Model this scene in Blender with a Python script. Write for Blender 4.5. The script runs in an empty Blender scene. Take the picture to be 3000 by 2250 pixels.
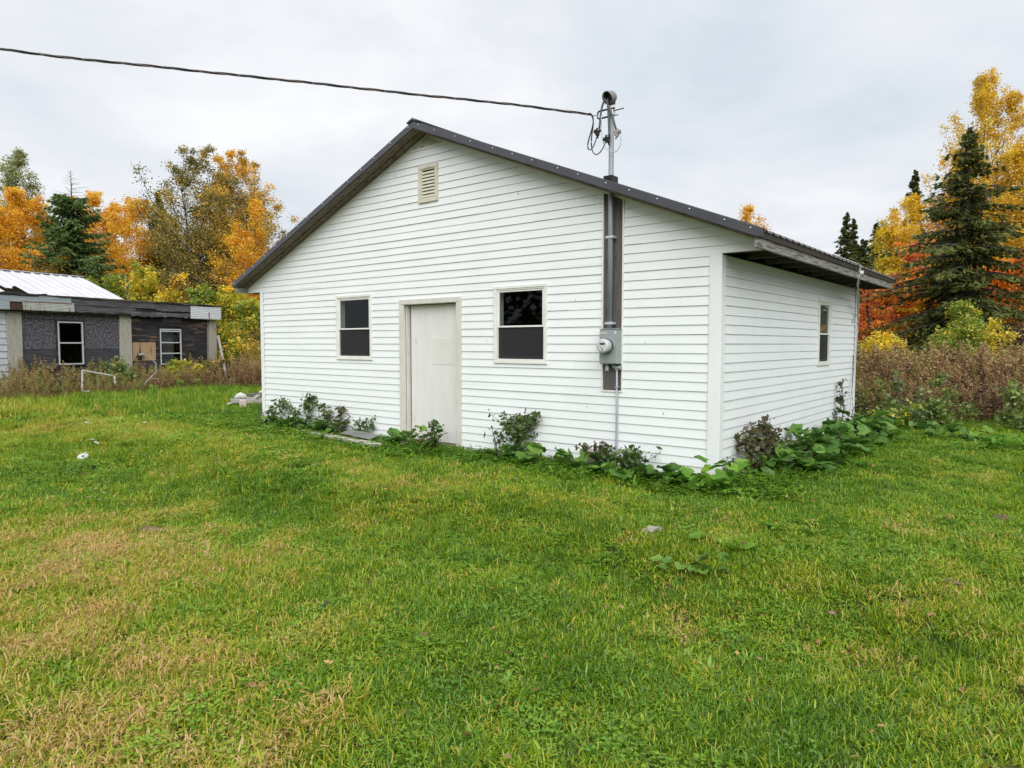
import bpy, bmesh, math, random
import numpy as np
from mathutils import Vector, Matrix

# ------------------------------------------------------------------ camera, world, sun, exposure
scene = bpy.context.scene
col = scene.collection
R = math.radians
EYE = 1.5
FPX, PITCH = 2020.0, math.atan(118 / 2020.0)

cam_d = bpy.data.cameras.new('camera')
cam = bpy.data.objects.new('camera', cam_d)
col.objects.link(cam)
cam.location = (0, 0, EYE)
cam.rotation_euler = (R(90) - PITCH, 0, 0)
cam_d.sensor_width = 36.0
cam_d.lens = 36.0 * FPX / 3000.0
cam_d.clip_start, cam_d.clip_end = 0.05, 2000
scene.camera = cam

SUN_EL, SUN_AZ = R(45), R(180)          # azimuth measured clockwise from +Y (behind the camera)
world = bpy.data.worlds.new('World')
scene.world = world
world.use_nodes = True


def build_sky():
    nt = world.node_tree
    nt.nodes.clear()
    N, L = nt.nodes.new, nt.links.new
    out = N('ShaderNodeOutputWorld')
    sky = N('ShaderNodeTexSky')
    sky.sky_type = 'NISHITA'
    sky.sun_disc = False
    sky.sun_elevation = SUN_EL
    sky.sun_rotation = SUN_AZ
    bg1 = N('ShaderNodeBackground'); bg1.inputs['Strength'].default_value = 0.08
    L(sky.outputs[0], bg1.inputs['Color'])
    tc = N('ShaderNodeTexCoord')
    sep = N('ShaderNodeSeparateXYZ'); L(tc.outputs['Generated'], sep.inputs[0])

    def math_(op, a, b=None, clamp=False):
        n = N('ShaderNodeMath'); n.operation = op; n.use_clamp = clamp
        for i, v in enumerate((a, b)):
            if v is None: continue
            if isinstance(v, (int, float)): n.inputs[i].default_value = v
            else: L(v, n.inputs[i])
        return n.outputs[0]
    zz = math_('ADD', math_('MAXIMUM', sep.outputs[2], 0.0), 0.16)
    px = math_('DIVIDE', sep.outputs[0], zz)
    py = math_('DIVIDE', sep.outputs[1], zz)
    comb = N('ShaderNodeCombineXYZ'); L(px, comb.inputs[0]); L(py, comb.inputs[1])
    comb.inputs[2].default_value = 3.7

    def noise(scale, detail, rough, off):
        mp = N('ShaderNodeMapping'); L(comb.outputs[0], mp.inputs['Vector'])
        mp.inputs['Location'].default_value = off
        n = N('ShaderNodeTexNoise'); L(mp.outputs[0], n.inputs['Vector'])
        n.inputs['Scale'].default_value = scale
        n.inputs['Detail'].default_value = detail
        n.inputs['Roughness'].default_value = rough
        n.inputs['Distortion'].default_value = 0.25
        return n.outputs['Fac']

    def ramp(fac, stops):
        r = N('ShaderNodeValToRGB'); L(fac, r.inputs[0])
        e = r.color_ramp.elements
        while len(e) < len(stops): e.new(0.5)
        for i, (p, c) in enumerate(stops):
            e[i].position = p; e[i].color = (*c, 1)
        return r.outputs[0]
    cloud = ramp(noise(0.9, 6, 0.55, (2.37, 6.21, 0)), [(0.32, (0.55, 0.615, 0.69)), (0.45, (0.65, 0.695, 0.75)), (0.55, (0.73, 0.755, 0.795)), (0.76, (0.92, 0.92, 0.925))])
    # a paler band low in the sky, where the cloud sheet thins
    low = math_('POWER', math_('SUBTRACT', 1.0, math_('MAXIMUM', sep.outputs[2], 0.0), True), 9.0, True)
    lowm = N('ShaderNodeMix'); lowm.data_type = 'RGBA'
    L(math_('MULTIPLY', low, 0.40), lowm.inputs[0]); L(cloud, lowm.inputs[6]); lowm.inputs[7].default_value = (0.86, 0.87, 0.88, 1)
    bg2 = N('ShaderNodeBackground'); bg2.inputs['Strength'].default_value = 0.49
    L(lowm.outputs[2], bg2.inputs['Color'])
    gap = ramp(noise(0.55, 5, 0.5, (4.1, 2.2, 0)), [(0.66, (1, 1, 1)), (0.74, (0.15, 0.15, 0.15))])
    mix = N('ShaderNodeMixShader'); L(gap, mix.inputs[0]); L(bg1.outputs[0], mix.inputs[1]); L(bg2.outputs[0], mix.inputs[2])
    L(mix.outputs[0], out.inputs['Surface'])


build_sky()

sun_d = bpy.data.lights.new('sun', 'SUN')
sun_d.energy = 1.5
sun_d.angle = R(70)
sun_d.color = (1.0, 0.98, 0.95)
sun = bpy.data.objects.new('sun', sun_d)
col.objects.link(sun)
to_sun = Vector((math.sin(SUN_AZ) * math.cos(SUN_EL), math.cos(SUN_AZ) * math.cos(SUN_EL), math.sin(SUN_EL)))
sun.rotation_euler = to_sun.to_track_quat('Z', 'Y').to_euler()
sun.location = to_sun * 60

vs = scene.view_settings
vs.view_transform = 'Standard'
vs.look = 'None'
vs.exposure = 1.25
vs.gamma = 1.0
vs.use_curve_mapping = False
scene.cycles.max_bounces = 6
scene.cycles.transparent_max_bounces = 12

# ------------------------------------------------------------------ helpers
rnd = random.Random(7)


class MB:
    """collects boxes, prisms and tubes, and links them as one mesh"""
    def __init__(s): s.v, s.f = [], []

    def add(s, vs_, fs):
        o = len(s.v)
        s.v += [tuple(p) for p in vs_]
        s.f += [tuple(i + o for i in f) for f in fs]
        return s

    def box(s, x0, x1, y0, y1, z0, z1):
        x0, x1 = sorted((x0, x1)); y0, y1 = sorted((y0, y1)); z0, z1 = sorted((z0, z1))
        return s.add([(x0, y0, z0), (x1, y0, z0), (x1, y1, z0), (x0, y1, z0), (x0, y0, z1), (x1, y0, z1), (x1, y1, z1), (x0, y1, z1)],
                     [(0, 3, 2, 1), (4, 5, 6, 7), (0, 1, 5, 4), (1, 2, 6, 5), (2, 3, 7, 6), (3, 0, 4, 7)])

    def prism(s, poly, d):
        """poly: list of 3-D points, d: extrusion vector"""
        n = len(poly)
        P = [Vector(p) for p in poly]; Q = [p + Vector(d) for p in P]
        return s.add(P + Q, [tuple(range(n))[::-1], tuple(range(n, 2 * n))] + [(i, (i + 1) % n, n + (i + 1) % n, n + i) for i in range(n)])

    def tube(s, pts, rad, sides=6, cap=True):
        pts = [Vector(p) for p in pts]
        n = len(pts)
        if not hasattr(rad, '__len__'): rad = [rad] * n
        vs_, fs = [], []
        up = Vector((0, 0, 1))
        for i, p in enumerate(pts):
            t = (pts[min(i + 1, n - 1)] - pts[max(i - 1, 0)]).normalized()
            a = t.cross(up)
            if a.length < 1e-3: a = t.cross(Vector((1, 0, 0)))
            a.normalize(); b = t.cross(a).normalized()
            for k in range(sides):
                w = 2 * math.pi * k / sides
                vs_.append(p + (a * math.cos(w) + b * math.sin(w)) * rad[i])
        for i in range(n - 1):
            for k in range(sides):
                k2 = (k + 1) % sides
                fs.append((i * sides + k, i * sides + k2, (i + 1) * sides + k2, (i + 1) * sides + k))
        if cap:
            fs.append(tuple(range(sides))[::-1]); fs.append(tuple(range((n - 1) * sides, n * sides)))
        return s.add(vs_, fs)

    def build(s, name, m, parent=None, smooth=False, bevel=0.0):
        me = bpy.data.meshes.new(name)
        me.from_pydata(s.v, [], s.f)
        bm = bmesh.new(); bm.from_mesh(me)
        bmesh.ops.recalc_face_normals(bm, faces=bm.faces)
        bm.to_mesh(me); bm.free()
        me.update()
        if smooth: me.polygons.foreach_set('use_smooth', [True] * len(me.polygons))
        me.materials.append(m)
        o = bpy.data.objects.new(name, me)
        col.objects.link(o)
        if parent: o.parent = parent
        if bevel:
            b = o.modifiers.new('bevel', 'BEVEL'); b.width = bevel; b.segments = 2; b.limit_method = 'ANGLE'
        return o


def tag(o, label=None, cat=None, group=None, kind=None):
    for k, v in (('label', label), ('category', cat), ('group', group), ('kind', kind)):
        if v: o[k] = v
    return o


def empty(name, loc=(0, 0, 0), rz=0.0, **kw):
    o = bpy.data.objects.new(name, None)
    o.empty_display_size = 0.2
    col.objects.link(o)
    o.location = loc; o.rotation_euler = (0, 0, rz)
    return tag(o, **kw)


def share(name, me, parent, loc=(0, 0, 0), rot=(0, 0, 0), scl=1.0):
    o = bpy.data.objects.new(name, me)
    col.objects.link(o)
    o.parent = parent; o.location = loc; o.rotation_euler = rot
    o.scale = (scl,) * 3 if not hasattr(scl, '__len__') else scl
    return o


def at(px, py, Y):
    """the place at distance Y straight ahead seen in the photograph's pixel (px, py)"""
    dx, dz = (px - 1500) / FPX, (1125 - py) / FPX
    c, s = math.cos(PITCH), math.sin(PITCH)
    d = Vector((dx, c + dz * s, -s + dz * c))
    return Vector((0, 0, EYE)) + d * (Y / d.y)


def ground_at(px, py):
    dx, dz = (px - 1500) / FPX, (1125 - py) / FPX
    c, s = math.cos(PITCH), math.sin(PITCH)
    d = Vector((dx, c + dz * s, -s + dz * c))
    p = Vector((0, 0, EYE)) + d * (-EYE / d.z)
    return Vector((p.x, p.y, gz(p.x, p.y)))


# ---- numpy noise
def _hash(ix, iy, seed):
    h = (ix.astype(np.int64) * 374761393 + iy.astype(np.int64) * 668265263 + seed * 1274126177) & 0x7fffffff
    h = (h ^ (h >> 13)) * 1274126177 & 0x7fffffff
    return ((h ^ (h >> 16)) & 0xffff) / 65535.0


def vnoise(x, y, seed=0):
    x = np.asarray(x, float); y = np.asarray(y, float)
    ix, iy = np.floor(x), np.floor(y)
    fx, fy = x - ix, y - iy
    fx = fx * fx * (3 - 2 * fx); fy = fy * fy * (3 - 2 * fy)
    a = _hash(ix, iy, seed); b = _hash(ix + 1, iy, seed); c = _hash(ix, iy + 1, seed); d = _hash(ix + 1, iy + 1, seed)
    return (a * (1 - fx) + b * fx) * (1 - fy) + (c * (1 - fx) + d * fx) * fy


def fbm(x, y, seed=0, oct=4):
    t, a, n = 0, 0.5, 0
    for i in range(oct):
        t = t + a * vnoise(np.asarray(x) * 2 ** i, np.asarray(y) * 2 ** i, seed + i * 17); n += a; a *= 0.5
    return t / n


def sstep(a, b, x):
    t = np.clip((np.asarray(x, float) - a) / (b - a), 0, 1)
    return t * t * (3 - 2 * t)


# ---- materials
def mat_new(name):
    m = bpy.data.materials.new(name); m.use_nodes = True
    return m, m.node_tree, m.node_tree.nodes['Principled BSDF']


def surf(name, c1, c2=None, scale=4.0, rough=0.6, stretch=(1, 1, 1), bump=0.0, metal=0.0, spec=0.3, lo=0.35, hi=0.65, c3=None, scale3=40.0, t3=0.62, detail=6, rough_noise=0.6):
    """two tones mixed by noise in object space, an optional third tone in thresholded flecks, fine relief"""
    m, nt, b = mat_new(name)
    N, L = nt.nodes.new, nt.links.new
    b.inputs['Roughness'].default_value = rough
    b.inputs['Metallic'].default_value = metal
    b.inputs['Specular IOR Level'].default_value = spec
    b.inputs['Base Color'].default_value = (*c1, 1)
    if c2 is None and not bump: return m
    tc = N('ShaderNodeTexCoord'); mp = N('ShaderNodeMapping')
    L(tc.outputs['Object'], mp.inputs['Vector']); mp.inputs['Scale'].default_value = stretch
    n = N('ShaderNodeTexNoise'); L(mp.outputs[0], n.inputs['Vector'])
    n.inputs['Scale'].default_value = scale; n.inputs['Detail'].default_value = detail; n.inputs['Roughness'].default_value = rough_noise
    last = None
    if c2 is not None:
        r = N('ShaderNodeValToRGB'); L(n.outputs['Fac'], r.inputs[0])
        e = r.color_ramp.elements
        e[0].position, e[0].color = lo, (*c1, 1); e[1].position, e[1].color = hi, (*c2, 1)
        last = r.outputs[0]
        if c3 is not None:
            n3 = N('ShaderNodeTexNoise'); L(mp.outputs[0], n3.inputs['Vector'])
            n3.inputs['Scale'].default_value = scale3; n3.inputs['Detail'].default_value = 3
            r3 = N('ShaderNodeValToRGB'); L(n3.outputs['Fac'], r3.inputs[0])
            r3.color_ramp.elements[0].position = t3; r3.color_ramp.elements[1].position = t3 + 0.06
            mx = N('ShaderNodeMix'); mx.data_type = 'RGBA'
            L(r3.outputs[0], mx.inputs[0]); L(last, mx.inputs[6]); mx.inputs[7].default_value = (*c3, 1)
            last = mx.outputs[2]
        L(last, b.inputs['Base Color'])
    if bump:
        bp = N('ShaderNodeBump'); bp.inputs['Strength'].default_value = bump; bp.inputs['Distance'].default_value = 0.02
        L(n.outputs['Fac'], bp.inputs['Height']); L(bp.outputs[0], b.inputs['Normal'])
    return m


def leaf_mat(name, stops, trans=0.3, attr='v', instancer=None, rough=0.55, gloss=0.06):
    """leaf colour from a per-leaf value; light passes partly through"""
    m = bpy.data.materials.new(name); m.use_nodes = True
    nt = m.node_tree; nt.nodes.clear()
    N, L = nt.nodes.new, nt.links.new
    out = N('ShaderNodeOutputMaterial')
    a = N('ShaderNodeAttribute'); a.attribute_name = attr
    fac = a.outputs['Fac']
    if instancer:
        i = N('ShaderNodeAttribute'); i.attribute_type = 'INSTANCER'; i.attribute_name = instancer
        s = N('ShaderNodeMath'); s.operation = 'ADD'; L(fac, s.inputs[0]); L(i.outputs['Fac'], s.inputs[1])
        fac = s.outputs[0]
    r = N('ShaderNodeValToRGB'); L(fac, r.inputs[0])
    e = r.color_ramp.elements
    while len(e) < len(stops): e.new(0.5)
    for k, (p, c) in enumerate(stops):
        e[k].position = p; e[k].color = (*c, 1)
    d = N('ShaderNodeBsdfDiffuse'); L(r.outputs[0], d.inputs[0])
    t = N('ShaderNodeBsdfTranslucent'); L(r.outputs[0], t.inputs[0])
    x = N('ShaderNodeMixShader'); x.inputs[0].default_value = trans
    L(d.outputs[0], x.inputs[1]); L(t.outputs[0], x.inputs[2])
    g = N('ShaderNodeBsdfGlossy'); g.inputs['Roughness'].default_value = rough
    y = N('ShaderNodeMixShader'); y.inputs[0].default_value = gloss
    L(x.outputs[0], y.inputs[1]); L(g.outputs[0], y.inputs[2])
    L(y.outputs[0], out.inputs['Surface'])
    return m


def glass_mat(name, tint, refl=1.0, trans=0.75):
    m = bpy.data.materials.new(name); m.use_nodes = True
    nt = m.node_tree; nt.nodes.clear()
    N, L = nt.nodes.new, nt.links.new
    out = N('ShaderNodeOutputMaterial')
    lw = N('ShaderNodeLayerWeight'); lw.inputs[0].default_value = 0.5
    pw = N('ShaderNodeMath'); pw.operation = 'POWER'; L(lw.outputs['Facing'], pw.inputs[0]); pw.inputs[1].default_value = 5.0
    fr = N('ShaderNodeMath'); fr.operation = 'MULTIPLY_ADD'; L(pw.outputs[0], fr.inputs[0]); fr.inputs[1].default_value = 0.95; fr.inputs[2].default_value = 0.045 * refl
    t = N('ShaderNodeBsdfTransparent'); t.inputs[0].default_value = (*tint, 1)
    g = N('ShaderNodeBsdfGlossy'); g.inputs['Roughness'].default_value = 0.02
    tc = N('ShaderNodeTexCoord'); n = N('ShaderNodeTexNoise'); n.inputs['Scale'].default_value = 1.0
    L(tc.outputs['Object'], n.inputs['Vector'])
    bp = N('ShaderNodeBump'); bp.inputs['Strength'].default_value = 0.03; bp.inputs['Distance'].default_value = 0.05
    L(n.outputs['Fac'], bp.inputs['Height']); L(bp.outputs[0], g.inputs['Normal'])
    x = N('ShaderNodeMixShader'); L(fr.outputs[0], x.inputs[0]); L(t.outputs[0], x.inputs[1]); L(g.outputs[0], x.inputs[2])
    L(x.outputs[0], out.inputs['Surface'])
    return m


def quads_object(name, V, val, m, parent=None, tri=False):
    """V: (n, k, 3) array of separate k-gons; val: one value per face, stored as point attribute v"""
    n, k = V.shape[:2]
    me = bpy.data.meshes.new(name)
    me.vertices.add(n * k); me.loops.add(n * k); me.polygons.add(n)
    me.vertices.foreach_set('co', np.ascontiguousarray(V, np.float32).ravel())
    me.loops.foreach_set('vertex_index', np.arange(n * k, dtype=np.int32))
    me.polygons.foreach_set('loop_start', np.arange(0, n * k, k, dtype=np.int32))
    me.polygons.foreach_set('loop_total', np.full(n, k, np.int32))
    at_ = me.attributes.new('v', 'FLOAT', 'POINT')
    at_.data.foreach_set('value', np.repeat(np.asarray(val, np.float32), k))
    me.materials.append(m)
    me.update(calc_edges=True)
    o = bpy.data.objects.new(name, me)
    if parent != 'unlinked':
        col.objects.link(o)
        if parent: o.parent = parent
    return o


def rand_dirs(rng, n):
    d = rng.normal(size=(n, 3))
    return d / np.linalg.norm(d, axis=1, keepdims=True)


def leaf_quads(rng, C, size, width=0.55, up_bias=0.3, jit=0.35):
    """diamond leaves of about this length round the points C"""
    n = len(C)
    a = rand_dirs(rng, n); a[:, 2] *= 1 - up_bias; a /= np.linalg.norm(a, axis=1, keepdims=True)
    b = np.cross(a, rand_dirs(rng, n)); b /= np.linalg.norm(b, axis=1, keepdims=True) + 1e-9
    L = (size * (1 + jit * rng.normal(size=n)).clip(0.4, 1.9))[:, None] * 0.5
    W = L * width
    return np.stack([C - a * L, C + b * W, C + a * L, C - b * W], 1)


# ------------------------------------------------------------------ frames of the two buildings
AZ = R(51.2)
CORNER = Vector((2.163, 7.21, 0.0))
Fv = Vector((-math.sin(AZ), math.cos(AZ), 0)); Sv = Vector((math.cos(AZ), math.sin(AZ), 0))


def house_tu(x, y):
    """distance along the front wall (t), and into the house behind the front wall (u)"""
    dx, dy = np.asarray(x) - CORNER.x, np.asarray(y) - CORNER.y
    return dx * Fv.x + dy * Fv.y, dx * Sv.x + dy * Sv.y


def hw(t, u, z=0.0):
    p = CORNER + Fv * t + Sv * u
    return Vector((p.x, p.y, z))


def gz(x, y):
    """height of the ground: a low bank in front of the house, gentle bumps"""
    t, u = house_tu(x, y)
    o = np.maximum(-u, -t)
    n = fbm(np.asarray(x) * 0.5 + 40, np.asarray(y) * 0.5 + 40, 3, 4) - 0.5
    bank = -0.19 * sstep(2.3, 3.3, o + n * 1.6)
    far = sstep(25, 60, np.asarray(y))
    z = bank * (1 - sstep(9, 14, o)) + 0.15 * n * sstep(0.2, 1.5, o) * (1 - far)
    return z if np.ndim(z) else float(z)

# ------------------------------------------------------------------ materials of the buildings
VINYL = surf('white_vinyl', (0.82, 0.85, 0.86), (0.77, 0.80, 0.80), 1.6, 0.42, (1, 1, 0.6), 0.03, spec=0.35, lo=0.3, hi=0.75, c3=(0.30, 0.29, 0.24), scale3=17, t3=0.73)
TRIM = surf('trim_vinyl', (0.82, 0.84, 0.85), (0.77, 0.79, 0.78), 3.0, 0.4, (1, 1, 0.4), 0.02, spec=0.35)
CASING = surf('window_vinyl', (0.80, 0.81, 0.77), (0.72, 0.72, 0.66), 5.0, 0.4, (1, 1, 1), 0.02)
SASH = surf('sash_vinyl', (0.82, 0.83, 0.82), (0.76, 0.76, 0.74), 5.0, 0.35)
DOORM = surf('painted_door', (0.75, 0.745, 0.735), (0.69, 0.68, 0.66), 3.0, 0.55, (2.5, 2.5, 0.5), 0.02, c3=(0.55, 0.51, 0.44), scale3=6, t3=0.70)
DOORC = surf('painted_casing', (0.66, 0.65, 0.60), (0.58, 0.56, 0.50), 7.0, 0.55, (3, 3, 0.6), 0.05)
VENTM = surf('vent_vinyl', (0.66, 0.63, 0.53), (0.56, 0.53, 0.43), 9.0, 0.5)
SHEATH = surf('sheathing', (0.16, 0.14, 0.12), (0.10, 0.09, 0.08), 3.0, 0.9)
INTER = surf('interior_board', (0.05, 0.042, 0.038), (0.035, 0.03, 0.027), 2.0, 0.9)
METAL_DK = surf('dark_metal_trim', (0.055, 0.056, 0.066), (0.072, 0.072, 0.082), 3.0, 0.38, (1, 1, 1), 0.02, spec=0.5)
ROOFM = surf('dark_roof_metal', (0.06, 0.055, 0.055), (0.08, 0.07, 0.065), 3.0, 0.35, spec=0.6)
DRIPM = surf('brown_drip_metal', (0.036, 0.026, 0.021), (0.055, 0.041, 0.033), 6.0, 0.45, (0.3, 0.3, 3))
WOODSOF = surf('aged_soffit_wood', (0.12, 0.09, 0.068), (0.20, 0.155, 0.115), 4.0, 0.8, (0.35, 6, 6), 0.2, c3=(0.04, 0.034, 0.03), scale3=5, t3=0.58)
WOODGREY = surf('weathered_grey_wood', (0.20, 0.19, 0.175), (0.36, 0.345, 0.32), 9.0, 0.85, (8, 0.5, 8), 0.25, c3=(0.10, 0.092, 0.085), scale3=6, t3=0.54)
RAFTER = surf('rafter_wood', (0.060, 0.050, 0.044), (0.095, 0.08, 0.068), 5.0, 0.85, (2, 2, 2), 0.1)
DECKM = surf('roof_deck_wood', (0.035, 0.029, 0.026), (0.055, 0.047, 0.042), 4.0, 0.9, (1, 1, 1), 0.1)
BOARDM = surf('weathered_service_board', (0.085, 0.075, 0.075), (0.15, 0.135, 0.13), 6.0, 0.85, (8, 8, 0.5), 0.3, c3=(0.045, 0.04, 0.04), scale3=7, t3=0.6)
STEEL = surf('galvanised_steel', (0.24, 0.26, 0.29), (0.32, 0.34, 0.365), 8.0, 0.5, (1, 1, 0.5), 0.02, metal=0.25)
STEELDK = surf('grey_conduit', (0.13, 0.145, 0.155), (0.19, 0.205, 0.215), 6.0, 0.5, (4, 4, 0.5), 0.02, metal=0.15)
METERM = surf('grey_meter_enamel', (0.27, 0.305, 0.31), (0.31, 0.345, 0.35), 5.0, 0.45)
ZINC = surf('bright_zinc', (0.62, 0.64, 0.66), (0.72, 0.73, 0.74), 10, 0.35, metal=0.4)
BLACKP = surf('black_plastic', (0.012, 0.012, 0.013), (0.02, 0.02, 0.02), 8, 0.5)
CABLEB = surf('black_cable', (0.022, 0.021, 0.023), (0.04, 0.038, 0.04), 6, 0.5)
CABLEG = surf('grey_cable', (0.085, 0.09, 0.10), (0.11, 0.115, 0.125), 6, 0.5)
CABLEW = surf('pale_cable', (0.42, 0.43, 0.44), (0.52, 0.53, 0.53), 6, 0.5)
BROWNWIRE = surf('bare_brown_wire', (0.13, 0.09, 0.075), (0.19, 0.14, 0.115), 20, 0.5)
WHITEP = surf('white_plastic', (0.70, 0.70, 0.68), (0.60, 0.60, 0.57), 8, 0.45)
PANE = glass_mat('window_pane_glass', (0.75, 0.78, 0.78), 0.45)
SCREENM, _nt, _b = mat_new('insect_screen_mesh')
_b.inputs['Base Color'].default_value = (0.022, 0.023, 0.025, 1); _b.inputs['Roughness'].default_value = 0.8; _b.inputs['Alpha'].default_value = 0.72

# ------------------------------------------------------------------ the ground
def build_ground():
    xs = np.concatenate([-np.geomspace(600, 26, 22), np.linspace(-25, 25, 202), np.geomspace(26, 600, 22)])
    ys = np.concatenate([-np.geomspace(200, 7, 10), np.linspace(-6, 32, 154), np.geomspace(33, 900, 22)])
    X, Y = np.meshgrid(xs, ys)
    Z = gz(X.ravel(), Y.ravel())
    v = np.stack([X.ravel(), Y.ravel(), Z], 1)
    nx, ny = len(xs), len(ys)
    f = [(j * nx + i, j * nx + i + 1, (j + 1) * nx + i + 1, (j + 1) * nx + i) for j in range(ny - 1) for i in range(nx - 1)]
    me = bpy.data.meshes.new('ground'); me.from_pydata(v.tolist(), [], f)
    me.polygons.foreach_set('use_smooth', [True] * len(f))
    m = surf('thatchy_soil', (0.055, 0.062, 0.018), (0.10, 0.085, 0.035), 2.2, 0.95, bump=0.4, c3=(0.05, 0.037, 0.022), scale3=6, t3=0.60, spec=0.1)
    me.materials.append(m)
    o = bpy.data.objects.new('ground', me); col.objects.link(o)
    return tag(o, 'uneven soil of the yard and the land beyond', kind='structure')


build_ground()

# ------------------------------------------------------------------ the white house   (local axes: x = -t along the front wall, y = u into the house)
house = empty('house', CORNER, AZ - R(90), label='white vinyl sided single storey house with a dark metal gable roof', cat='house')
W, Dp = 8.61, 5.88            # front wall length, depth
EXPO = 0.1016
RIDGE_T, RIDGE_Z, PITCHR = 4.30, 4.568, 0.4055
EAVE_Z = 2.434
T_R, T_L = -0.445, 9.06       # the gable siding runs out to these


def zr(t): return RIDGE_Z - PITCHR * abs(t - RIDGE_T)


WIN_FRONT = [(5.53, 6.41, 1.245, 2.272), (2.20, 3.065, 1.242, 2.25)]
DOOR = (3.65, 4.895, 0.0, 2.147)
VENT = (4.085, 4.472, 3.497, 4.018)
BOARD = (1.145, 1.405, 0.942, 3.40)
WIN_SIDE = (3.605, 4.265, 1.178, 2.155)


def siding(parent, along0, along1, zlo, zhi, holes, xform, limits=None, seams_seed=1, first_seam=3.66):
    """courses of lapped vinyl, each length between seams, edges and openings its own panel"""
    r = random.Random(seams_seed)
    k0 = math.floor((zlo - EYE) / EXPO)
    k = k0
    while EYE + k * EXPO < zhi - 1e-4:
        zb, zt = EYE + k * EXPO, EYE + (k + 1) * EXPO
        zb2, zt2 = max(zb, zlo), min(zt, zhi)
        pair = (k // 2)
        rs = random.Random(seams_seed * 1000 + pair)
        seam = [along0 + (pair * 0.93 % 3.66) + 3.66 * i for i in range(-1, 5)]
        if zt2 - zb2 > 0.004:
            def ext(z): return limits(z) if limits else (along0, along1)
            cuts = sorted({c for c in seam if along0 < c < along1})
            edges = [-1e9] + cuts + [1e9]
            for e0, e1 in zip(edges[:-1], edges[1:]):
                # rectangles of this length: split at hole heights
                zs = sorted({zb2, zt2} | {z for h in holes for z in (h[2], h[3]) if zb2 < z < zt2 and h[1] > max(e0, along0) and h[0] < min(e1, along1)})
                pieces = []                   # lists of quads grouped by connected interval
                for za, zc in zip(zs[:-1], zs[1:]):
                    zm = (za + zc) / 2
                    iv = [(e0, e1)]
                    for h in holes:
                        if h[2] < zm < h[3]:
                            nv = []
                            for a, b in iv:
                                if h[1] <= a or h[0] >= b: nv.append((a, b)); continue
                                if h[0] > a: nv.append((a, h[0]))
                                if h[1] < b: nv.append((h[1], b))
                            iv = nv
                    for a, b in iv:
                        la, ha = ext(za); lb, hb = ext(zc)
                        q = (max(a, la), min(b, ha), max(a, lb), min(b, hb), za, zc)
                        if q[1] - q[0] < 0.01 and q[3] - q[2] < 0.01: continue
                        if q[1] < q[0] or q[3] < q[2]:
                            q = (min(q[0], q[1]), max(q[0], q[1]), min(q[2], q[3]), max(q[2], q[3]), za, zc)
                        for P in pieces:
                            if any(abs(p[5] - za) < 1e-6 and p[0] < b and p[1] > a for p in P): P.append(q); break
                        else: pieces.append([q])
                for P in pieces:
                    mb = MB()
                    dj = r.uniform(-0.0012, 0.0012); tilt = r.uniform(-0.002, 0.002); proud = 0.0012 if (edges.index(e0) % 2) else 0
                    for a0, a1, b0, b1, za, zc in P:
                        def off(z): return 0.003 + 0.0115 * (1 - (z - zb) / EXPO) + dj + proud
                        o0, o1 = off(za), off(zc)
                        lip = abs(za - zb) < 1e-6
                        v = [xform(a0, -o0, za + tilt), xform(a1, -o0, za - tilt), xform(b1, -o1, zc), xform(b0, -o1, zc)]
                        fs = [(0, 1, 2, 3)]
                        if lip:
                            v += [xform(a0, 0.012, za + tilt + 0.004), xform(a1, 0.012, za - tilt + 0.004)]
                            fs += [(4, 5, 1, 0)]
                        else:
                            v += [xform(a0, 0.012, za), xform(a1, 0.012, za)]
                        v += [xform(b1, 0.012, zc), xform(b0, 0.012, zc)]
                        fs += [(5, 4, 7, 6), (0, 3, 7, 4), (1, 5, 6, 2)]
                        mb.add(v, fs)
                    mb.build('siding_panel', VINYL, parent)
        k += 1


def front_xf(a, o, z): return (-a, o, z)          # a = t
def side_xf(a, o, z): return (-o, a, z)           # a = u, o negative = outwards (+x)


front_holes = [tuple(h) for h in WIN_FRONT] + [DOOR, VENT, BOARD]
siding(house, 0.03, W - 0.03, 0.02, EAVE_Z, front_holes, front_xf, seams_seed=3)
gable_z = lambda t: zr(t) - 0.125


def gable_lim(z):
    h = (RIDGE_Z - 0.125 - z) / PITCHR
    return (max(T_R, RIDGE_T - h), min(T_L, RIDGE_T + h))


siding(house, T_R, T_L, EAVE_Z, RIDGE_Z - 0.13, front_holes, front_xf, limits=gable_lim, seams_seed=5)
siding(house, 0.03, Dp - 0.03, 0.02, 2.425, [WIN_SIDE], side_xf, seams_seed=9)


def wall_with_holes(name, a0, a1, z0, ztop, holes, xf, y0, y1, m):
    """solid sheathing between depths y0..y1 with openings; ztop is a height or a function of the position"""
    mb = MB()
    As = sorted({a0, a1} | {x for h in holes for x in h[:2]} | ({RIDGE_T} if callable(ztop) else set()))
    for p, q in zip(As[:-1], As[1:]):
        mid = (p + q) / 2
        hz = sorted([h for h in holes if h[0] < mid < h[1]], key=lambda h: h[2])
        cur = z0
        for h in hz:
            if h[2] > cur: mb.prism([xf(p, y0, cur), xf(q, y0, cur), xf(q, y0, h[2]), xf(p, y0, h[2])], Vector(xf(0, y1, 0)) - Vector(xf(0, y0, 0)))
            cur = h[3]
        zp, zq = (ztop(p), ztop(q)) if callable(ztop) else (ztop, ztop)
        if min(zp, zq) > cur:
            mb.prism([xf(p, y0, cur), xf(q, y0, cur), xf(q, y0, zq), xf(p, y0, zp)], Vector(xf(0, y1, 0)) - Vector(xf(0, y0, 0)))
    return mb.build(name, m, house)


def inset(h, d=0.05): return (h[0] + d, h[1] - d, h[2] + d, h[3] - d)


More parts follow.
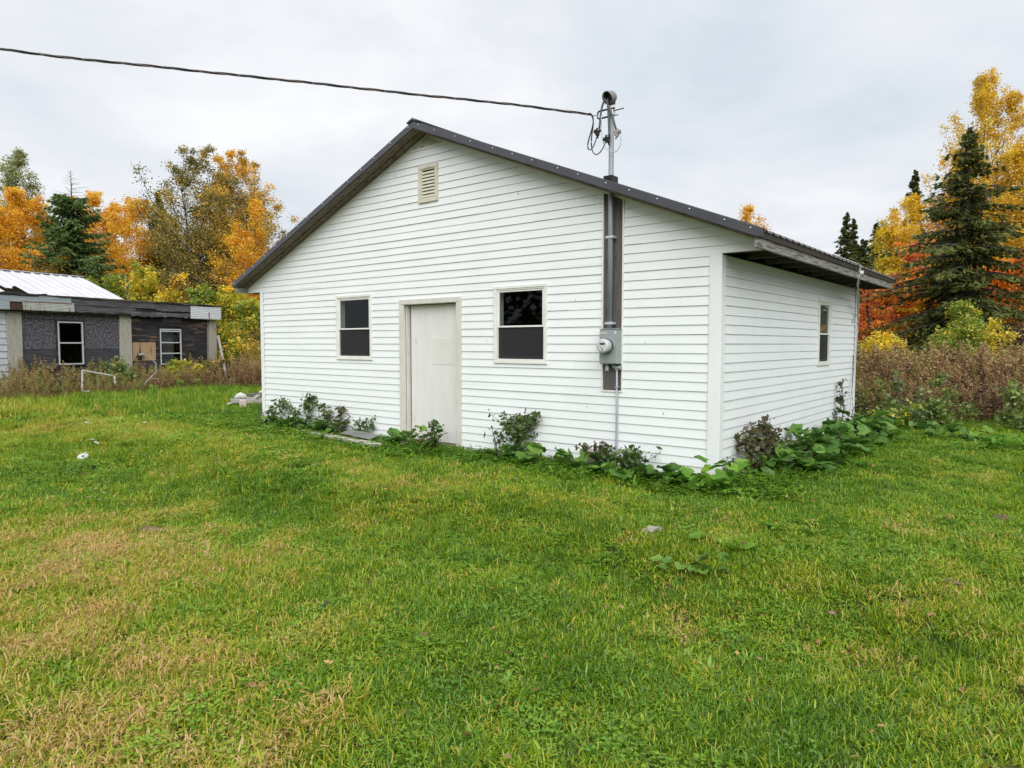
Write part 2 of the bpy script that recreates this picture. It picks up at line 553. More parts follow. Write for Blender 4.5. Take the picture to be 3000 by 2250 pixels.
sheath_holes = [inset(h) for h in WIN_FRONT] + [(DOOR[0] + 0.05, DOOR[1] - 0.05, -0.1, DOOR[3] - 0.05)]
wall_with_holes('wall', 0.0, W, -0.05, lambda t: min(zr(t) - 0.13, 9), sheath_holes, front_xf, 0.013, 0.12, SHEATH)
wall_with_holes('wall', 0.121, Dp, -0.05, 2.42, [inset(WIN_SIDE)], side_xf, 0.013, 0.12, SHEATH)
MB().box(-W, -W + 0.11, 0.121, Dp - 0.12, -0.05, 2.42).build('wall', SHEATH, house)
bw = MB()
bw.prism([(-0.013, Dp, -0.05), (-W, Dp, -0.05), (-W, Dp, zr(W) - 0.13), (-RIDGE_T, Dp, RIDGE_Z - 0.13), (-0.013, Dp, zr(0) - 0.13)], (0, -0.1, 0))
bw.build('wall', VINYL, house)
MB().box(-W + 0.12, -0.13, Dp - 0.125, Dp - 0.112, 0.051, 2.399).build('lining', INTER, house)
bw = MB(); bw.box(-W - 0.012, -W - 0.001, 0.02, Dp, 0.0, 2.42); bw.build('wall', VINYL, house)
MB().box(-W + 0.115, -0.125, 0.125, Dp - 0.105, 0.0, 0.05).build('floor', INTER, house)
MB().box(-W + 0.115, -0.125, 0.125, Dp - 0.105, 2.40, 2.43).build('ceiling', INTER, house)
MB().box(-W + 0.115, -0.125, 3.0, 3.1, 0.051, 2.399).build('partition', surf('partition_board', (0.26, 0.10, 0.07), (0.16, 0.08, 0.06), 1.5, 0.9), house)
# end plates under the overhanging gable ends
MB().box(-T_L, -W - 0.013, 0.013, 0.06, EAVE_Z + 0.002, EAVE_Z + 0.30).build('return_block', SHEATH, house)
MB().prism([(-T_R, 0.013, EAVE_Z + 0.002), (0.012, 0.013, EAVE_Z + 0.002), (0.012, 0.013, zr(0) - 0.14), (-T_R, 0.013, zr(T_R) - 0.14)], (0, 0.04, 0)).build('return_block', SHEATH, house)

# corner trims
ct = MB(); ct.box(-0.105, 0.026, -0.026, -0.0165, 0.0, EAVE_Z - 0.003); ct.box(0.0165, 0.026, -0.0165, 0.085, 0.0, EAVE_Z - 0.012)
ct.box(-0.112, -0.1055, -0.021, -0.004, 0, EAVE_Z - 0.004); ct.box(0.004, 0.021, 0.0855, 0.092, 0, EAVE_Z - 0.013)
ct.build('corner_trim', TRIM, house, bevel=0.003)
ct = MB(); ct.box(-W - 0.026, -W + 0.075, -0.026, -0.0165, 0.0, EAVE_Z - 0.003); ct.box(-W - 0.026, -W - 0.0165, -0.016, 0.08, 0, EAVE_Z - 0.01)
ct.build('corner_trim', TRIM, house, bevel=0.003)
ct = MB(); ct.box(0.0165, 0.026, Dp - 0.075, Dp + 0.02, 0.0, EAVE_Z - 0.012); ct.box(-0.08, 0.026, Dp + 0.0105, Dp + 0.02, 0.0, EAVE_Z - 0.012)
ct.build('corner_trim', TRIM, house, bevel=0.003)
# rake channel (thin white bead under the rakes)
for sgn in (-1, 1):
    t0, t1 = RIDGE_T, (T_R if sgn < 0 else T_L)
    MB().prism([(-t0, -0.019, RIDGE_Z - 0.128), (-t1, -0.019, zr(t1) - 0.128), (-t1, -0.019, zr(t1) - 0.156), (-t0, -0.019, RIDGE_Z - 0.156)], (0, 0.007, 0)).build('rake_channel', CASING, house)
# bare peak plate
MB().prism([(-RIDGE_T + 0.0, -0.0175, RIDGE_Z - 0.16), (-RIDGE_T - 0.30, -0.0175, RIDGE_Z - 0.285), (-RIDGE_T + 0.30, -0.0175, RIDGE_Z - 0.285)], (0, 0.006, 0)).build(
    'peak_plate', surf('peak_plate_dirty', (0.40, 0.40, 0.36), (0.62, 0.63, 0.58), 6, 0.6, c3=(0.09, 0.085, 0.07), scale3=20, t3=0.62), house)


def frame4(mb, a0, a1, z0, z1, w, o0, o1, xf):
    """four mitred-looking bars between depths o0 (outer) and o1"""
    def bx(p, q, r_, s_):
        P = [xf(p, o0, r_), xf(q, o0, r_), xf(q, o0, s_), xf(p, o0, s_)]
        mb.prism(P, Vector(xf(0, o1, 0)) - Vector(xf(0, o0, 0)))
    bx(a0, a1, z0, z0 + w); bx(a0, a1, z1 - w, z1); bx(a0, a0 + w, z0 + w, z1 - w); bx(a1 - w, a1, z0 + w, z1 - w)


def window(h, xf, rail_frac=0.5):
    a0, a1, z0, z1 = h
    f = MB(); frame4(f, a0, a1, z0, z1, 0.042, -0.030, 0.02, xf); frame4(f, a0 + 0.0425, a1 - 0.0425, z0 + 0.0425, z1 - 0.0425, 0.018, -0.022, 0.11, xf)
    wdw = f.build('window', CASING, house, bevel=0.006)
    b0, b1, c0, c1 = a0 + 0.061, a1 - 0.061, z0 + 0.061, z1 - 0.061
    zm = c0 + (c1 - c0) * rail_frac
    s = MB(); frame4(s, b0, b1, zm - 0.035, c1, 0.022, -0.012, 0.02, xf); s.build('sash', SASH, wdw, bevel=0.003)
    P = MB(); P.prism([xf(b0 + 0.0225, -0.001, zm - 0.012), xf(b1 - 0.0225, -0.001, zm - 0.012), xf(b1 - 0.0225, -0.001, c1 - 0.0225), xf(b0 + 0.0225, -0.001, c1 - 0.0225)], Vector(xf(0, 0.005, 0)) - Vector(xf(0, 0, 0)))
    P.build('pane', PANE, wdw)
    s = MB(); frame4(s, b0, b1, c0, zm - 0.036, 0.026, 0.024, 0.06, xf); s.build('sash', SASH, wdw, bevel=0.003)
    P = MB(); P.prism([xf(b0 + 0.0265, 0.045, c0 + 0.0265), xf(b1 - 0.0265, 0.045, c0 + 0.0265), xf(b1 - 0.0265, 0.045, zm - 0.0625), xf(b0 + 0.0265, 0.045, zm - 0.0625)], Vector(xf(0, 0.005, 0)) - Vector(xf(0, 0, 0)))
    P.build('pane', PANE, wdw)
    P = MB(); P.prism([xf(b0 + 0.0005, 0.005, c0 + 0.001), xf(b1 - 0.0005, 0.005, c0 + 0.001), xf(b1 - 0.0005, 0.005, zm - 0.037), xf(b0 + 0.0005, 0.005, zm - 0.037)], Vector(xf(0, 0.001, 0)) - Vector(xf(0, 0, 0)))
    P.build('insect_screen', SCREENM, wdw)
    return wdw


for h in WIN_FRONT: window(h, front_xf)
window(WIN_SIDE, side_xf, 0.5)

# door
d0, d1, dz0, dz1 = DOOR
f = MB()
f.prism([front_xf(d0, -0.034, 0), front_xf(d0 + 0.092, -0.034, 0), front_xf(d0 + 0.092, -0.034, dz1 - 0.075), front_xf(d0, -0.034, dz1 - 0.075)], (0, 0.05, 0))
f.prism([front_xf(d1 - 0.092, -0.034, 0), front_xf(d1, -0.034, 0), front_xf(d1, -0.034, dz1 - 0.075), front_xf(d1 - 0.092, -0.034, dz1 - 0.075)], (0, 0.05, 0))
f.prism([front_xf(d0, -0.036, dz1 - 0.0745), front_xf(d1, -0.036, dz1 - 0.0745), front_xf(d1, -0.036, dz1), front_xf(d0, -0.036, dz1)], (0, 0.052, 0))
# jambs
f.box(-d0 - 0.0925, -d0 - 0.108, 0.0165, 0.14, 0.0, dz1 - 0.076); f.box(-d1 + 0.0925, -d1 + 0.108, 0.0165, 0.14, 0.0, dz1 - 0.076)
f.box(-d0 - 0.0925, -d1 + 0.0925, 0.0165, 0.14, dz1 - 0.075, dz1 - 0.06)
f.build('door_frame', DOORC, house, bevel=0.005)
dr = MB().box(-d0 - 0.110, -d1 + 0.130, 0.085, 0.125, 0.085, dz1 - 0.085).build('door', DOORM, house, bevel=0.003)
MB().box(-d0 - 0.24, -d0 - 0.66, 0.081, 0.0848, 1.20, 1.58).build('patch_panel', surf('patch_paint', (0.72, 0.71, 0.68), (0.67, 0.655, 0.62), 9, 0.6, (5, 5, 0.5), 0.05), dr, bevel=0.002)
MB().box(-d1 + 0.110, -d1 + 0.1145, 0.03, 0.055, 1.36, 1.56).build('strike_plate', ZINC, house)
sl = MB().box(-d0 - 0.06, -d1 + 0.06, -0.06, 0.13, 0.035, 0.078).build('door_sill', WOODSOF, house)
MB().box(-d0 - 0.02, -d1 + 0.10, -0.25, -0.045, 0.0, 0.045).build('door_step', surf('pale_step_wood', (0.42, 0.40, 0.36), (0.52, 0.5, 0.46), 6, 0.8, (0.5, 6, 6), 0.2), house)
# black strip standing in for the shade of the open gap left of the door
MB().box(-d1 + 0.1085, -d1 + 0.1295, 0.095, 0.12, 0.08, dz1 - 0.085).build('gap_shade_strip', BLACKP, house)

# gable vent
v0, v1, vz0, vz1 = VENT
f = MB(); frame4(f, v0, v1, vz0, vz1, 0.05, -0.034, 0.01, front_xf); frame4(f, v0 + 0.0505, v1 - 0.0505, vz0 + 0.0505, vz1 - 0.0505, 0.018, -0.022, 0.012, front_xf)
vent = f.build('gable_vent', VENTM, house, bevel=0.006)
MB().box(-v0 - 0.05, -v1 + 0.05, 0.0105, 0.0125, vz0 + 0.05, vz1 - 0.05).build('vent_back', BLACKP, vent)
ns = 8
for i in range(ns):
    zc = vz0 + 0.075 + (vz1 - vz0 - 0.15) * (i + 0.5) / ns
    MB().prism([(-v0 - 0.0695, -0.021, zc - 0.018), (-v0 - 0.0695, -0.017, zc - 0.026), (-v0 - 0.0695, 0.008, zc + 0.008), (-v0 - 0.0695, -0.008, zc + 0.010)], (-(v1 - v0 - 0.139), 0, 0)).build('slat', VENTM, vent)

# service board with its white channel
b0, b1, bz0, bz1 = BOARD
MB().prism([(-b0, -0.0005, bz0 + 0.02), (-b1, -0.0005, bz0 + 0.02), (-b1, -0.0005, zr(b1) - 0.13), (-b0, -0.0005, zr(b0) - 0.13)], (0, 0.013, 0)).build('service_board', BOARDM, house)
f = MB()
f.prism([(-b0 + 0.014, -0.022, bz0 + 0.018), (-b0 - 0.006, -0.022, bz0 + 0.018), (-b0 - 0.006, -0.022, zr(b0) - 0.16), (-b0 + 0.014, -0.022, zr(b0 - .02) - 0.16)], (0, 0.02, 0))
f.prism([(-b1 + 0.006, -0.022, bz0 + 0.018), (-b1 - 0.014, -0.022, bz0 + 0.018), (-b1 - 0.014, -0.022, zr(b1 + .02) - 0.16), (-b1 + 0.006, -0.022, zr(b1) - 0.16)], (0, 0.02, 0))
f.box(-b0 + 0.014, -b1 - 0.014, -0.0225, -0.002, bz0 - 0.004, bz0 + 0.0175)
f.build('board_channel', CASING, house, bevel=0.002)

# ---- roof
U0, U1 = -0.27, Dp + 0.44
EVT = {-1: -0.475, 1: 9.075}
for sgn in (-1, 1):
    te = EVT[sgn]
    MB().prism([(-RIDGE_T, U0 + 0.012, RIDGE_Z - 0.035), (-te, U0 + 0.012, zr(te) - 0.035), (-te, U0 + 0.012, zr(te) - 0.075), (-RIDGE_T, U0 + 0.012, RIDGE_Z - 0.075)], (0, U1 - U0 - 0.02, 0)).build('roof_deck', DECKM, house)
    # ribbed sheets side by side
    n = 8; wd = (U1 - U0 + 0.01) / n
    tp = te + sgn * 0.05
    me = None
    slope = math.atan(PITCHR)
    for i in range(n):
        u = U0 - 0.005 + i * wd
        prof = []
        k = 4; rp = wd / k
        for j in range(k):
            y = j * rp
            prof += [(y + 0.0, 0.0), (y + rp * 0.36, 0.0), (y + rp * 0.44, 0.02), (y + rp * 0.58, 0.02), (y + rp * 0.66, 0.0)]
        prof.append((wd - 0.0008, 0.0))
        mb = MB()
        top = [(-RIDGE_T, u + y, RIDGE_Z - 0.03 + h) for y, h in prof]; bot = [(-tp, u + y, zr(tp) - 0.03 + h) for y, h in prof]
        top2 = [(x, y, z - 0.003) for x, y, z in top]; bot2 = [(x, y, z - 0.003) for x, y, z in bot]
        m_ = len(prof)
        vs_ = top + bot + top2 + bot2
        fs = []
        for j in range(m_ - 1):
            fs += [(j, j + 1, m_ + j + 1, m_ + j), (2 * m_ + j, 3 * m_ + j, 3 * m_ + j + 1, 2 * m_ + j + 1), (m_ + j, m_ + j + 1, 3 * m_ + j + 1, 3 * m_ + j)]
        mb.add(vs_, fs)
        mb.build('roof_panel', ROOFM, house)
    # rake trim on the front, and behind
    for uu in (U0 - 0.016, U1 + 0.004):
        rt = MB()
        tt = te + sgn * 0.05
        rt.prism([(-RIDGE_T, uu, RIDGE_Z - 0.008), (-tt, uu, zr(tt) - 0.008), (-tt, uu, zr(tt) - 0.085), (-te, uu, zr(te) - 0.103), (-RIDGE_T, uu, RIDGE_Z - 0.103)], (0, 0.012, 0))
        rt.prism([(-RIDGE_T, uu + 0.0125, RIDGE_Z - 0.002), (-tt, uu + 0.0125, zr(tt) - 0.002), (-tt, uu + 0.0125, zr(tt) - 0.008), (-RIDGE_T, uu + 0.0125, RIDGE_Z - 0.008)], (0, 0.09 if uu < 0 else -0.09, 0))
        rt.build('rake_trim', METAL_DK, house, bevel=0.004)
    # two soffit boards under the front overhang
    for y0, y1, dz in ((U0 + 0.002, U0 + 0.120, 0.0), (U0 + 0.132, -0.022, 0.008)):
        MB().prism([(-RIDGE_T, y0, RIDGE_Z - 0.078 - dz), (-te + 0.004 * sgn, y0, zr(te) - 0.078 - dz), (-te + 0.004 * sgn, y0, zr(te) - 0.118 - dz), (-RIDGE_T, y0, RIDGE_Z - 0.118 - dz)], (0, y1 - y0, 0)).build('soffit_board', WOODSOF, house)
    # eave fascia board, drip edge
    MB().prism([(-te, U0 + 0.01, EAVE_Z - 0.005), (-te + sgn * 0.035, U0 + 0.01, EAVE_Z - 0.005), (-te + sgn * 0.035, U0 + 0.01, EAVE_Z + 0.108), (-te, U0 + 0.01, EAVE_Z + 0.108)], (0, U1 - U0 - 0.05, 0)).build('fascia_board', WOODGREY, house, bevel=0.004)
    dxo = -sgn * 0.02
    MB().prism([(-te + dxo, U0 - 0.004, EAVE_Z + 0.093), (-te + dxo * 0.1, U0 - 0.004, EAVE_Z + 0.093), (-te + dxo * 0.1, U0 - 0.004, zr(te) - 0.036), (-te + dxo * 1.6, U0 - 0.004, zr(te + sgn * 0.02) - 0.036)], (0, U1 - U0, 0)).build('drip_edge', DRIPM, house)
    # lookouts
    if sgn < 0:
        for i in range(11):
            u = 0.06 + 0.02 + i * 0.60
            if u > U1 - 0.1: break
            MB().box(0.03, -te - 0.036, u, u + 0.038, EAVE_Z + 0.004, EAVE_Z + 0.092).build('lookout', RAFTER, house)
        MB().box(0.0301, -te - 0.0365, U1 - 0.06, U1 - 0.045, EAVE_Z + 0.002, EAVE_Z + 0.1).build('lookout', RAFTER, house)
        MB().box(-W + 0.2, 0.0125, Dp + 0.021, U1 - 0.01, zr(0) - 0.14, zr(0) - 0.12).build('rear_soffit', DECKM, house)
    # screws
    sm = None
    n = 15
    for i in range(n):
        t = RIDGE_T + sgn * (0.12 + (abs(tt - RIDGE_T) - 0.2) * (i + 0.15 * rnd.uniform(-1, 1)) / (n - 1))
        if sm is None:
            q = MB(); q.tube([(0, 0, 0), (0, -0.005, 0), (0, -0.009, 0)], [0.009, 0.008, 0.003], 6)
            so = q.build('screw', ZINC, house); sm = so.data
        else:
            so = bpy.data.objects.new('screw', sm); col.objects.link(so); so.parent = house
        so.location = (-t, U0 - 0.016, zr(t) - 0.04)
# ridge cap
MB().prism([(-RIDGE_T, U0 - 0.03, RIDGE_Z + 0.032), (-RIDGE_T + 0.11, U0 - 0.03, RIDGE_Z + 0.032 - 0.11 * PITCHR), (-RIDGE_T + 0.11, U0 - 0.03, RIDGE_Z + 0.014 - 0.11 * PITCHR), (-RIDGE_T, U0 - 0.03, RIDGE_Z + 0.0),
            (-RIDGE_T - 0.11, U0 - 0.03, RIDGE_Z + 0.014 - 0.11 * PITCHR), (-RIDGE_T - 0.11, U0 - 0.03, RIDGE_Z + 0.032 - 0.11 * PITCHR)], (0, U1 - U0 + 0.05, 0)).build('ridge_cap', METAL_DK, house)
# pipe flashing where the mast passes through the rake
MB().box(-1.225, -1.335, U0 + 0.13, U0 + 0.27, zr(1.225) - 0.03, zr(1.335) + 0.03).build('mast_flashing', BLACKP, house)

# ------------------------------------------------------------------ service mast, meter and cables on the front wall
RZ = AZ - R(90)


def loc_pt(t, o, z):          # o metres in front of the front wall
    return hw(t, -o, z)


MT, MO = 1.28, 0.062
mast = empty('service_mast', hw(MT, -MO, 1.67), RZ, label='grey steel service mast rising past the roof edge with a weatherhead', cat='service mast')
# local: x right along wall, y into the wall, z up from 1.67
MB().tube([(0, 0, 0.01), (0, 0, 1.2), (0, 0, 2.50)], 0.030, 14).build('conduit', STEEL, mast, True)
for z in (0.05, 1.03, 1.62):
    MB().box(-0.05, 0.05, -0.034, 0.055, z, z + 0.028).build('pipe_strap', ZINC, mast, bevel=0.004)
# weatherhead: a hood whose mouth looks left and slightly down, towards the incoming cable
wd_ = Vector((-0.12, -0.94, -0.30)).normalized()       # local direction of the mouth
sx = Vector((0, 0, 1)).cross(wd_).normalized(); sz = wd_.cross(sx).normalized()
hood = MB()
rings = [(-0.085, 0.0, 0.012), (-0.08, 0.0, 0.035), (-0.055, 0.002, 0.058), (-0.02, 0.004, 0.070), (0.03, 0.004, 0.074), (0.062, 0.0, 0.076), (0.066, 0.0, 0.072), (0.03, 0.0, 0.066)]
vs_, fs = [], []
hc = Vector((-0.005, -0.02, 2.60))
for d, up, r_ in rings:
    for k in range(16):
        a = 2 * math.pi * k / 16
        q_ = 0.90 * r_
        y_ = math.sin(a) * q_ * (1.12 if math.sin(a) > 0 else 1.0)
        vs_.append(hc + wd_ * (d + (0.012 * math.sin(a) if d > 0.02 else 0)) + sx * math.cos(a) * q_ + sz * (y_ + up))
for i in range(len(rings) - 1):
    for k in range(16):
        fs.append((i * 16 + k, i * 16 + (k + 1) % 16, (i + 1) * 16 + (k + 1) % 16, (i + 1) * 16 + k))
fs.append(tuple(range(16)))
hood.add(vs_, fs)
wh = hood.build('weatherhead', surf('cast_aluminium', (0.20, 0.195, 0.20), (0.27, 0.265, 0.265), 8, 0.55, metal=0.2), mast, True)
pl = MB(); pl.add([hc + wd_ * 0.028 + sx * math.cos(2 * math.pi * k / 16) * 0.060 + sz * math.sin(2 * math.pi * k / 16) * 0.062 for k in range(16)], [tuple(range(16))])
pl.build('mouth_plate', BLACKP, wh)
MB().tube([(-0.0, 0, 2.475), (-0.0, -0.005, 2.58)], [0.036, 0.048], 12).build('collar', BLACKP, wh, True)
MB().box(-0.02, 0.062, -0.045, -0.02, 2.475, 2.505).build('collar_clamp', ZINC, wh, bevel=0.004)
# mast clamp with the wire holder
cl = MB(); cl.box(-0.036, 0.036, -0.04, 0.036, 2.405, 2.465); c0 = cl.build('mast_clamp', ZINC, mast, bevel=0.006)
MB().tube([(0.02, -0.02, 2.448), (0.17, -0.02, 2.448)], 0.007, 6).build('clamp_bolt', STEELDK, c0)
MB().tube([(0.02, -0.02, 2.392), (0.10, -0.02, 2.392)], 0.006, 6).build('clamp_bolt', STEELDK, c0)
MB().tube([(-0.03, -0.03, 2.475), (-0.15, -0.03, 2.475), (-0.165, -0.03, 2.455), (-0.165, -0.03, 2.405), (-0.15, -0.03, 2.392), (-0.03, -0.03, 2.392)], 0.010, 6).build('wire_holder', BLACKP, c0)


def bez(p0, p1, p2, p3, n=14):
    p0, p1, p2, p3 = map(Vector, (p0, p1, p2, p3))
    return [p0 * (1 - s) ** 3 + p1 * 3 * s * (1 - s) ** 2 + p2 * 3 * s * s * (1 - s) + p3 * s ** 3 for s in [i / n for i in range(n + 1)]]


def mast_px(px, py, Y=None):
    """point of the mast's own upright plane seen at a pixel, in the mast's coordinates"""
    dx, dz = (px - 1500) / FPX, (1125 - py) / FPX
    c, s = math.cos(PITCH), math.sin(PITCH)
    d = Vector((dx, c + dz * s, -s + dz * c)); O = Vector((0, 0, EYE))
    q = hw(MT, -MO - 0.06, 0)
    k = (q - O).dot(Sv) / d.dot(Sv)
    P = O + d * k - mast.location
    return Vector((-P.dot(Fv), P.dot(Sv), P.z))


def mp(x, y): return mast_px(1700 + x * 200 / 1443, 250 + y * 230 / 1659)


lead = [([mp(505, 335), mp(440, 450), mp(425, 650), mp(405, 900)], 0.0115), ([mp(515, 290), mp(610, 440), mp(680, 620), mp(755, 930)], 0.0115), ([mp(575, 290), mp(590, 520), mp(600, 800), mp(612, 1070)], 0.0105)]
for (p, r_) in lead:
    MB().tube(bez(*p), r_, 7).build('lead_wire', CABLEG, mast, True)
loops = [([mp(200, 585), mp(420, 720), mp(90, 1180), mp(172, 1345)], CABLEB, 0.0075), ([mp(172, 1345), mp(200, 1410), mp(300, 1320), mp(352, 1070)], CABLEB, 0.0060),
         ([mp(205, 590), mp(360, 740), mp(205, 1000), mp(238, 1290)], CABLEB, 0.0075), ([mp(238, 1290), mp(270, 1580), mp(450, 1480), mp(540, 1170)], CABLEB, 0.0060),
         ([mp(445, 650), mp(440, 900), mp(420, 1380), mp(690, 1412)], CABLEW, 0.0048), ([mp(690, 1412), mp(810, 1425), mp(885, 1230), mp(850, 1050)], CABLEW, 0.0048)]
for p, m_, r_ in loops:
    MB().tube(bez(*p), r_, 6).build('loop_wire', m_, mast, True)
for (x, y, m_, rot) in ((370, 985, BLACKP, 0.2), (572, 1130, BLACKP, -0.1), (790, 1005, surf('pale_connector', (0.36, 0.33, 0.33), (0.26, 0.24, 0.24), 20, 0.6), 0.5)):
    c_ = mp(x, y)
    k = MB(); k.box(-0.022, 0.022, -0.02, 0.02, -0.042, 0.042); k.box(-0.048, -0.0225, -0.012, 0.012, -0.02, 0.022); k.tube([(0.008, 0, -0.043), (0.010, 0, -0.07)], 0.012, 6)
    k.box(0.0225, 0.036, -0.010, 0.010, 0.0, 0.03)
    o = k.build('connector', m_, mast, bevel=0.006); o.location = c_; o.rotation_euler = (0.1, rot, 0.3)
    b_ = MB().tube([(0.012, -0.02, 0.022), (0.014, -0.034, 0.022)], 0.010, 7).build('bolt_cap', surf('brass_cap', (0.35, 0.33, 0.2), (0.42, 0.4, 0.28), 9, 0.5), o)

# meter
meter = empty('electric_meter', hw(1.26, 0.0, 1.268), RZ, label='grey electric meter box with a round glass meter on the front wall', cat='electric meter')
MB().box(-0.111, 0.111, -0.128, -0.0025, 0.0, 0.395).build('meter_box', METERM, meter, bevel=0.008)
MB().box(-0.114, 0.114, -0.1335, -0.1285, 0.012, 0.385).build('box_cover', METERM, meter, bevel=0.003)
MB().box(-0.117, 0.118, -0.1345, -0.002, 0.3955, 0.405).build('box_lid', METERM, meter, bevel=0.003)
rc = Vector((0.0, 0, 0.208))
MB().tube([rc + Vector((0, -0.134, 0)), rc + Vector((0, -0.15, 0))], [0.092, 0.089], 28).build('meter_ring', METERM, meter, False)
MB().tube([rc + Vector((0, -0.1505, 0)), rc + Vector((0, -0.165, 0))], 0.080, 28).build('meter_base', BLACKP, meter, True)
MB().tube([rc + Vector((0, -0.166, 0)), rc + Vector((0, -0.205, 0)), rc + Vector((0, -0.25, 0))], [0.076, 0.076, 0.074], 28).build('meter_body', surf('meter_body_grey', (0.42, 0.43, 0.44), (0.5, 0.51, 0.51), 8, 0.35), meter, True)
MB().tube([rc + Vector((0, -0.2505, 0)), rc + Vector((0, -0.258, 0))], [0.079, 0.076], 28).build('cover_rim', surf('clear_plastic_rim', (0.55, 0.57, 0.57), (0.6, 0.61, 0.61), 8, 0.2), meter, True)
face = MB().tube([rc + Vector((0, -0.2585, 0)), rc + Vector((0, -0.2605, 0))], 0.062, 28).build('meter_face', surf('meter_face_grey', (0.56, 0.55, 0.56), (0.62, 0.61, 0.62), 9, 0.3), meter)
MB().box(-0.032, 0.034, -0.2635, -0.261, 0.222, 0.240).build('display', BLACKP, face)
MB().box(-0.004, 0.006, -0.2635, -0.261, 0.152, 0.183).build('dial_mark', BLACKP, face)
MB().box(-0.030, -0.012, -0.263, -0.261, 0.192, 0.197).build('dial_mark', STEELDK, face)
lb = MB().box(-0.104, -0.012, -0.1355, -0.134, 0.348, 0.372).build('warning_label', WHITEP, meter)
MB().box(-0.104, -0.012, -0.1368, -0.1358, 0.368, 0.372).build('label_stripe', surf('label_red', (0.45, 0.10, 0.09)), lb)
MB().prism([(-0.062, -0.1368, 0.352), (-0.052, -0.1368, 0.352), (-0.057, -0.1368, 0.366)], (0, 0.001, 0)).build('label_symbol', BLACKP, lb)
for xx in (-0.094, -0.040): MB().box(xx, xx + 0.020, -0.1368, -0.1358, 0.356, 0.362).build('label_print', surf('label_grey', (0.3, 0.3, 0.3)), lb)
MB().box(0.082, 0.104, -0.1355, -0.134, 0.345, 0.372).build('small_sticker', WHITEP, meter)
MB().tube([(-0.02, -0.125, 0.004), (-0.02, -0.125, -0.025)], 0.013, 8).build('hub_fitting', surf('rusty_hasp', (0.10, 0.07, 0.045), (0.16, 0.12, 0.08), 20, 0.7), meter)
for dx_ in (-0.032, -0.008): MB().box(dx_, dx_ + 0.010, -0.13, -0.126, -0.078, -0.028).build('seal_tag', WHITEP, meter, bevel=0.002)
MB().tube([(0.03, -0.05, -0.001), (0.03, -0.05, -0.03), (0.05, -0.05, -0.042), (0.108, -0.05, -0.042)], [0.02, 0.022, 0.02, 0.02], 10).build('conduit_elbow', METERM, meter, True)
MB().tube([(0.105, -0.05, -0.042), (0.125, -0.05, -0.042)], 0.026, 10).build('elbow_cap', METERM, meter)
MB().tube([(0.072, -0.05, -0.045), (0.071, -0.045, -0.6), (0.066, -0.04, -1.1), (0.060, -0.035, -1.29)], 0.0125, 8).build('ground_pipe', surf('grey_pvc_pipe', (0.33, 0.36, 0.40), (0.38, 0.41, 0.45), 6, 0.45), meter, True)
for zz in (-0.072, -0.275): MB().box(0.050, 0.096, -0.065, -0.003, zz, zz + 0.014).build('pipe_clip', METERM, meter, bevel=0.003)

# service drop: two insulated wires twisted round a bare messenger
cpts = [Vector(p) for p in ((-16.5, 4.6, 5.35), (-9.5, 6.1, 4.74), (-5.06, 7.0, 4.41), (-3.79, 7.2, 4.335), (-2.19, 7.45, 4.255), (-1.05, 7.68, 4.21), (-0.03, 7.86, 4.168))]
endp = mast.location + Fv * 0.17 + Sv * -0.03 + Vector((0, 0, 2.435))
cpts.append(endp)


def catmull(P, n=26):
    out = []
    for i in range(len(P) - 1):
        p0, p1, p2, p3 = P[max(i - 1, 0)], P[i], P[i + 1], P[min(i + 2, len(P) - 1)]
        for j in range(n):
            s = j / n
            out.append(0.5 * ((2 * p1) + (p2 - p0) * s + (2 * p0 - 5 * p1 + 4 * p2 - p3) * s * s + (3 * p1 - p0 - 3 * p2 + p3) * s ** 3))
    out.append(P[-1])
    return out


cen = catmull(cpts)
drop = empty('service_cable', cen[-1], label='twisted black overhead service cable sagging in from the left to the mast', cat='cable')
acc = [0.0]
for i in range(1, len(cen)): acc.append(acc[-1] + (cen[i] - cen[i - 1]).length)
for k in range(3):
    pts = []
    for i, p in enumerate(cen):
        tan = (cen[min(i + 1, len(cen) - 1)] - cen[max(i - 1, 0)]).normalized()
        a = tan.cross(Vector((0, 0, 1))).normalized(); b = tan.cross(a)
        w = acc[i] * 2 * math.pi / 0.75 + k * 2.094
        rr = 0.0085
        rem = acc[-1] - acc[i]
        pts.append(p + (a * math.cos(w) + b * math.sin(w)) * rr - cen[-1])
    if k < 2: pts = [p for p, s in zip(pts, acc) if acc[-1] - s > 0.07]
    MB().tube(pts, 0.0068 if k < 2 else 0.0045, 6).build('insulated_wire' if k < 2 else 'messenger_wire', CABLEB if k < 2 else BROWNWIRE, drop, True)

# loose pale cables at the far corner of the side wall
def side_pt(u, o, z):
    p = CORNER + Sv * u - Fv * o
    return Vector((p.x, p.y, z))


hang = empty('hanging_cable', side_pt(5.1, 0.5, 2.6), label='loose pale cables hanging from the eave down the far corner of the side wall', cat='cable')


def side_px(px, py, o):
    dx, dz = (px - 1500) / FPX, (1125 - py) / FPX
    c, s = math.cos(PITCH), math.sin(PITCH)
    d = Vector((dx, c + dz * s, -s + dz * c)); O = Vector((0, 0, EYE))
    q = CORNER - Fv * o
    k = (q - O).dot(Fv) / d.dot(Fv)
    return O + d * k - hang.location


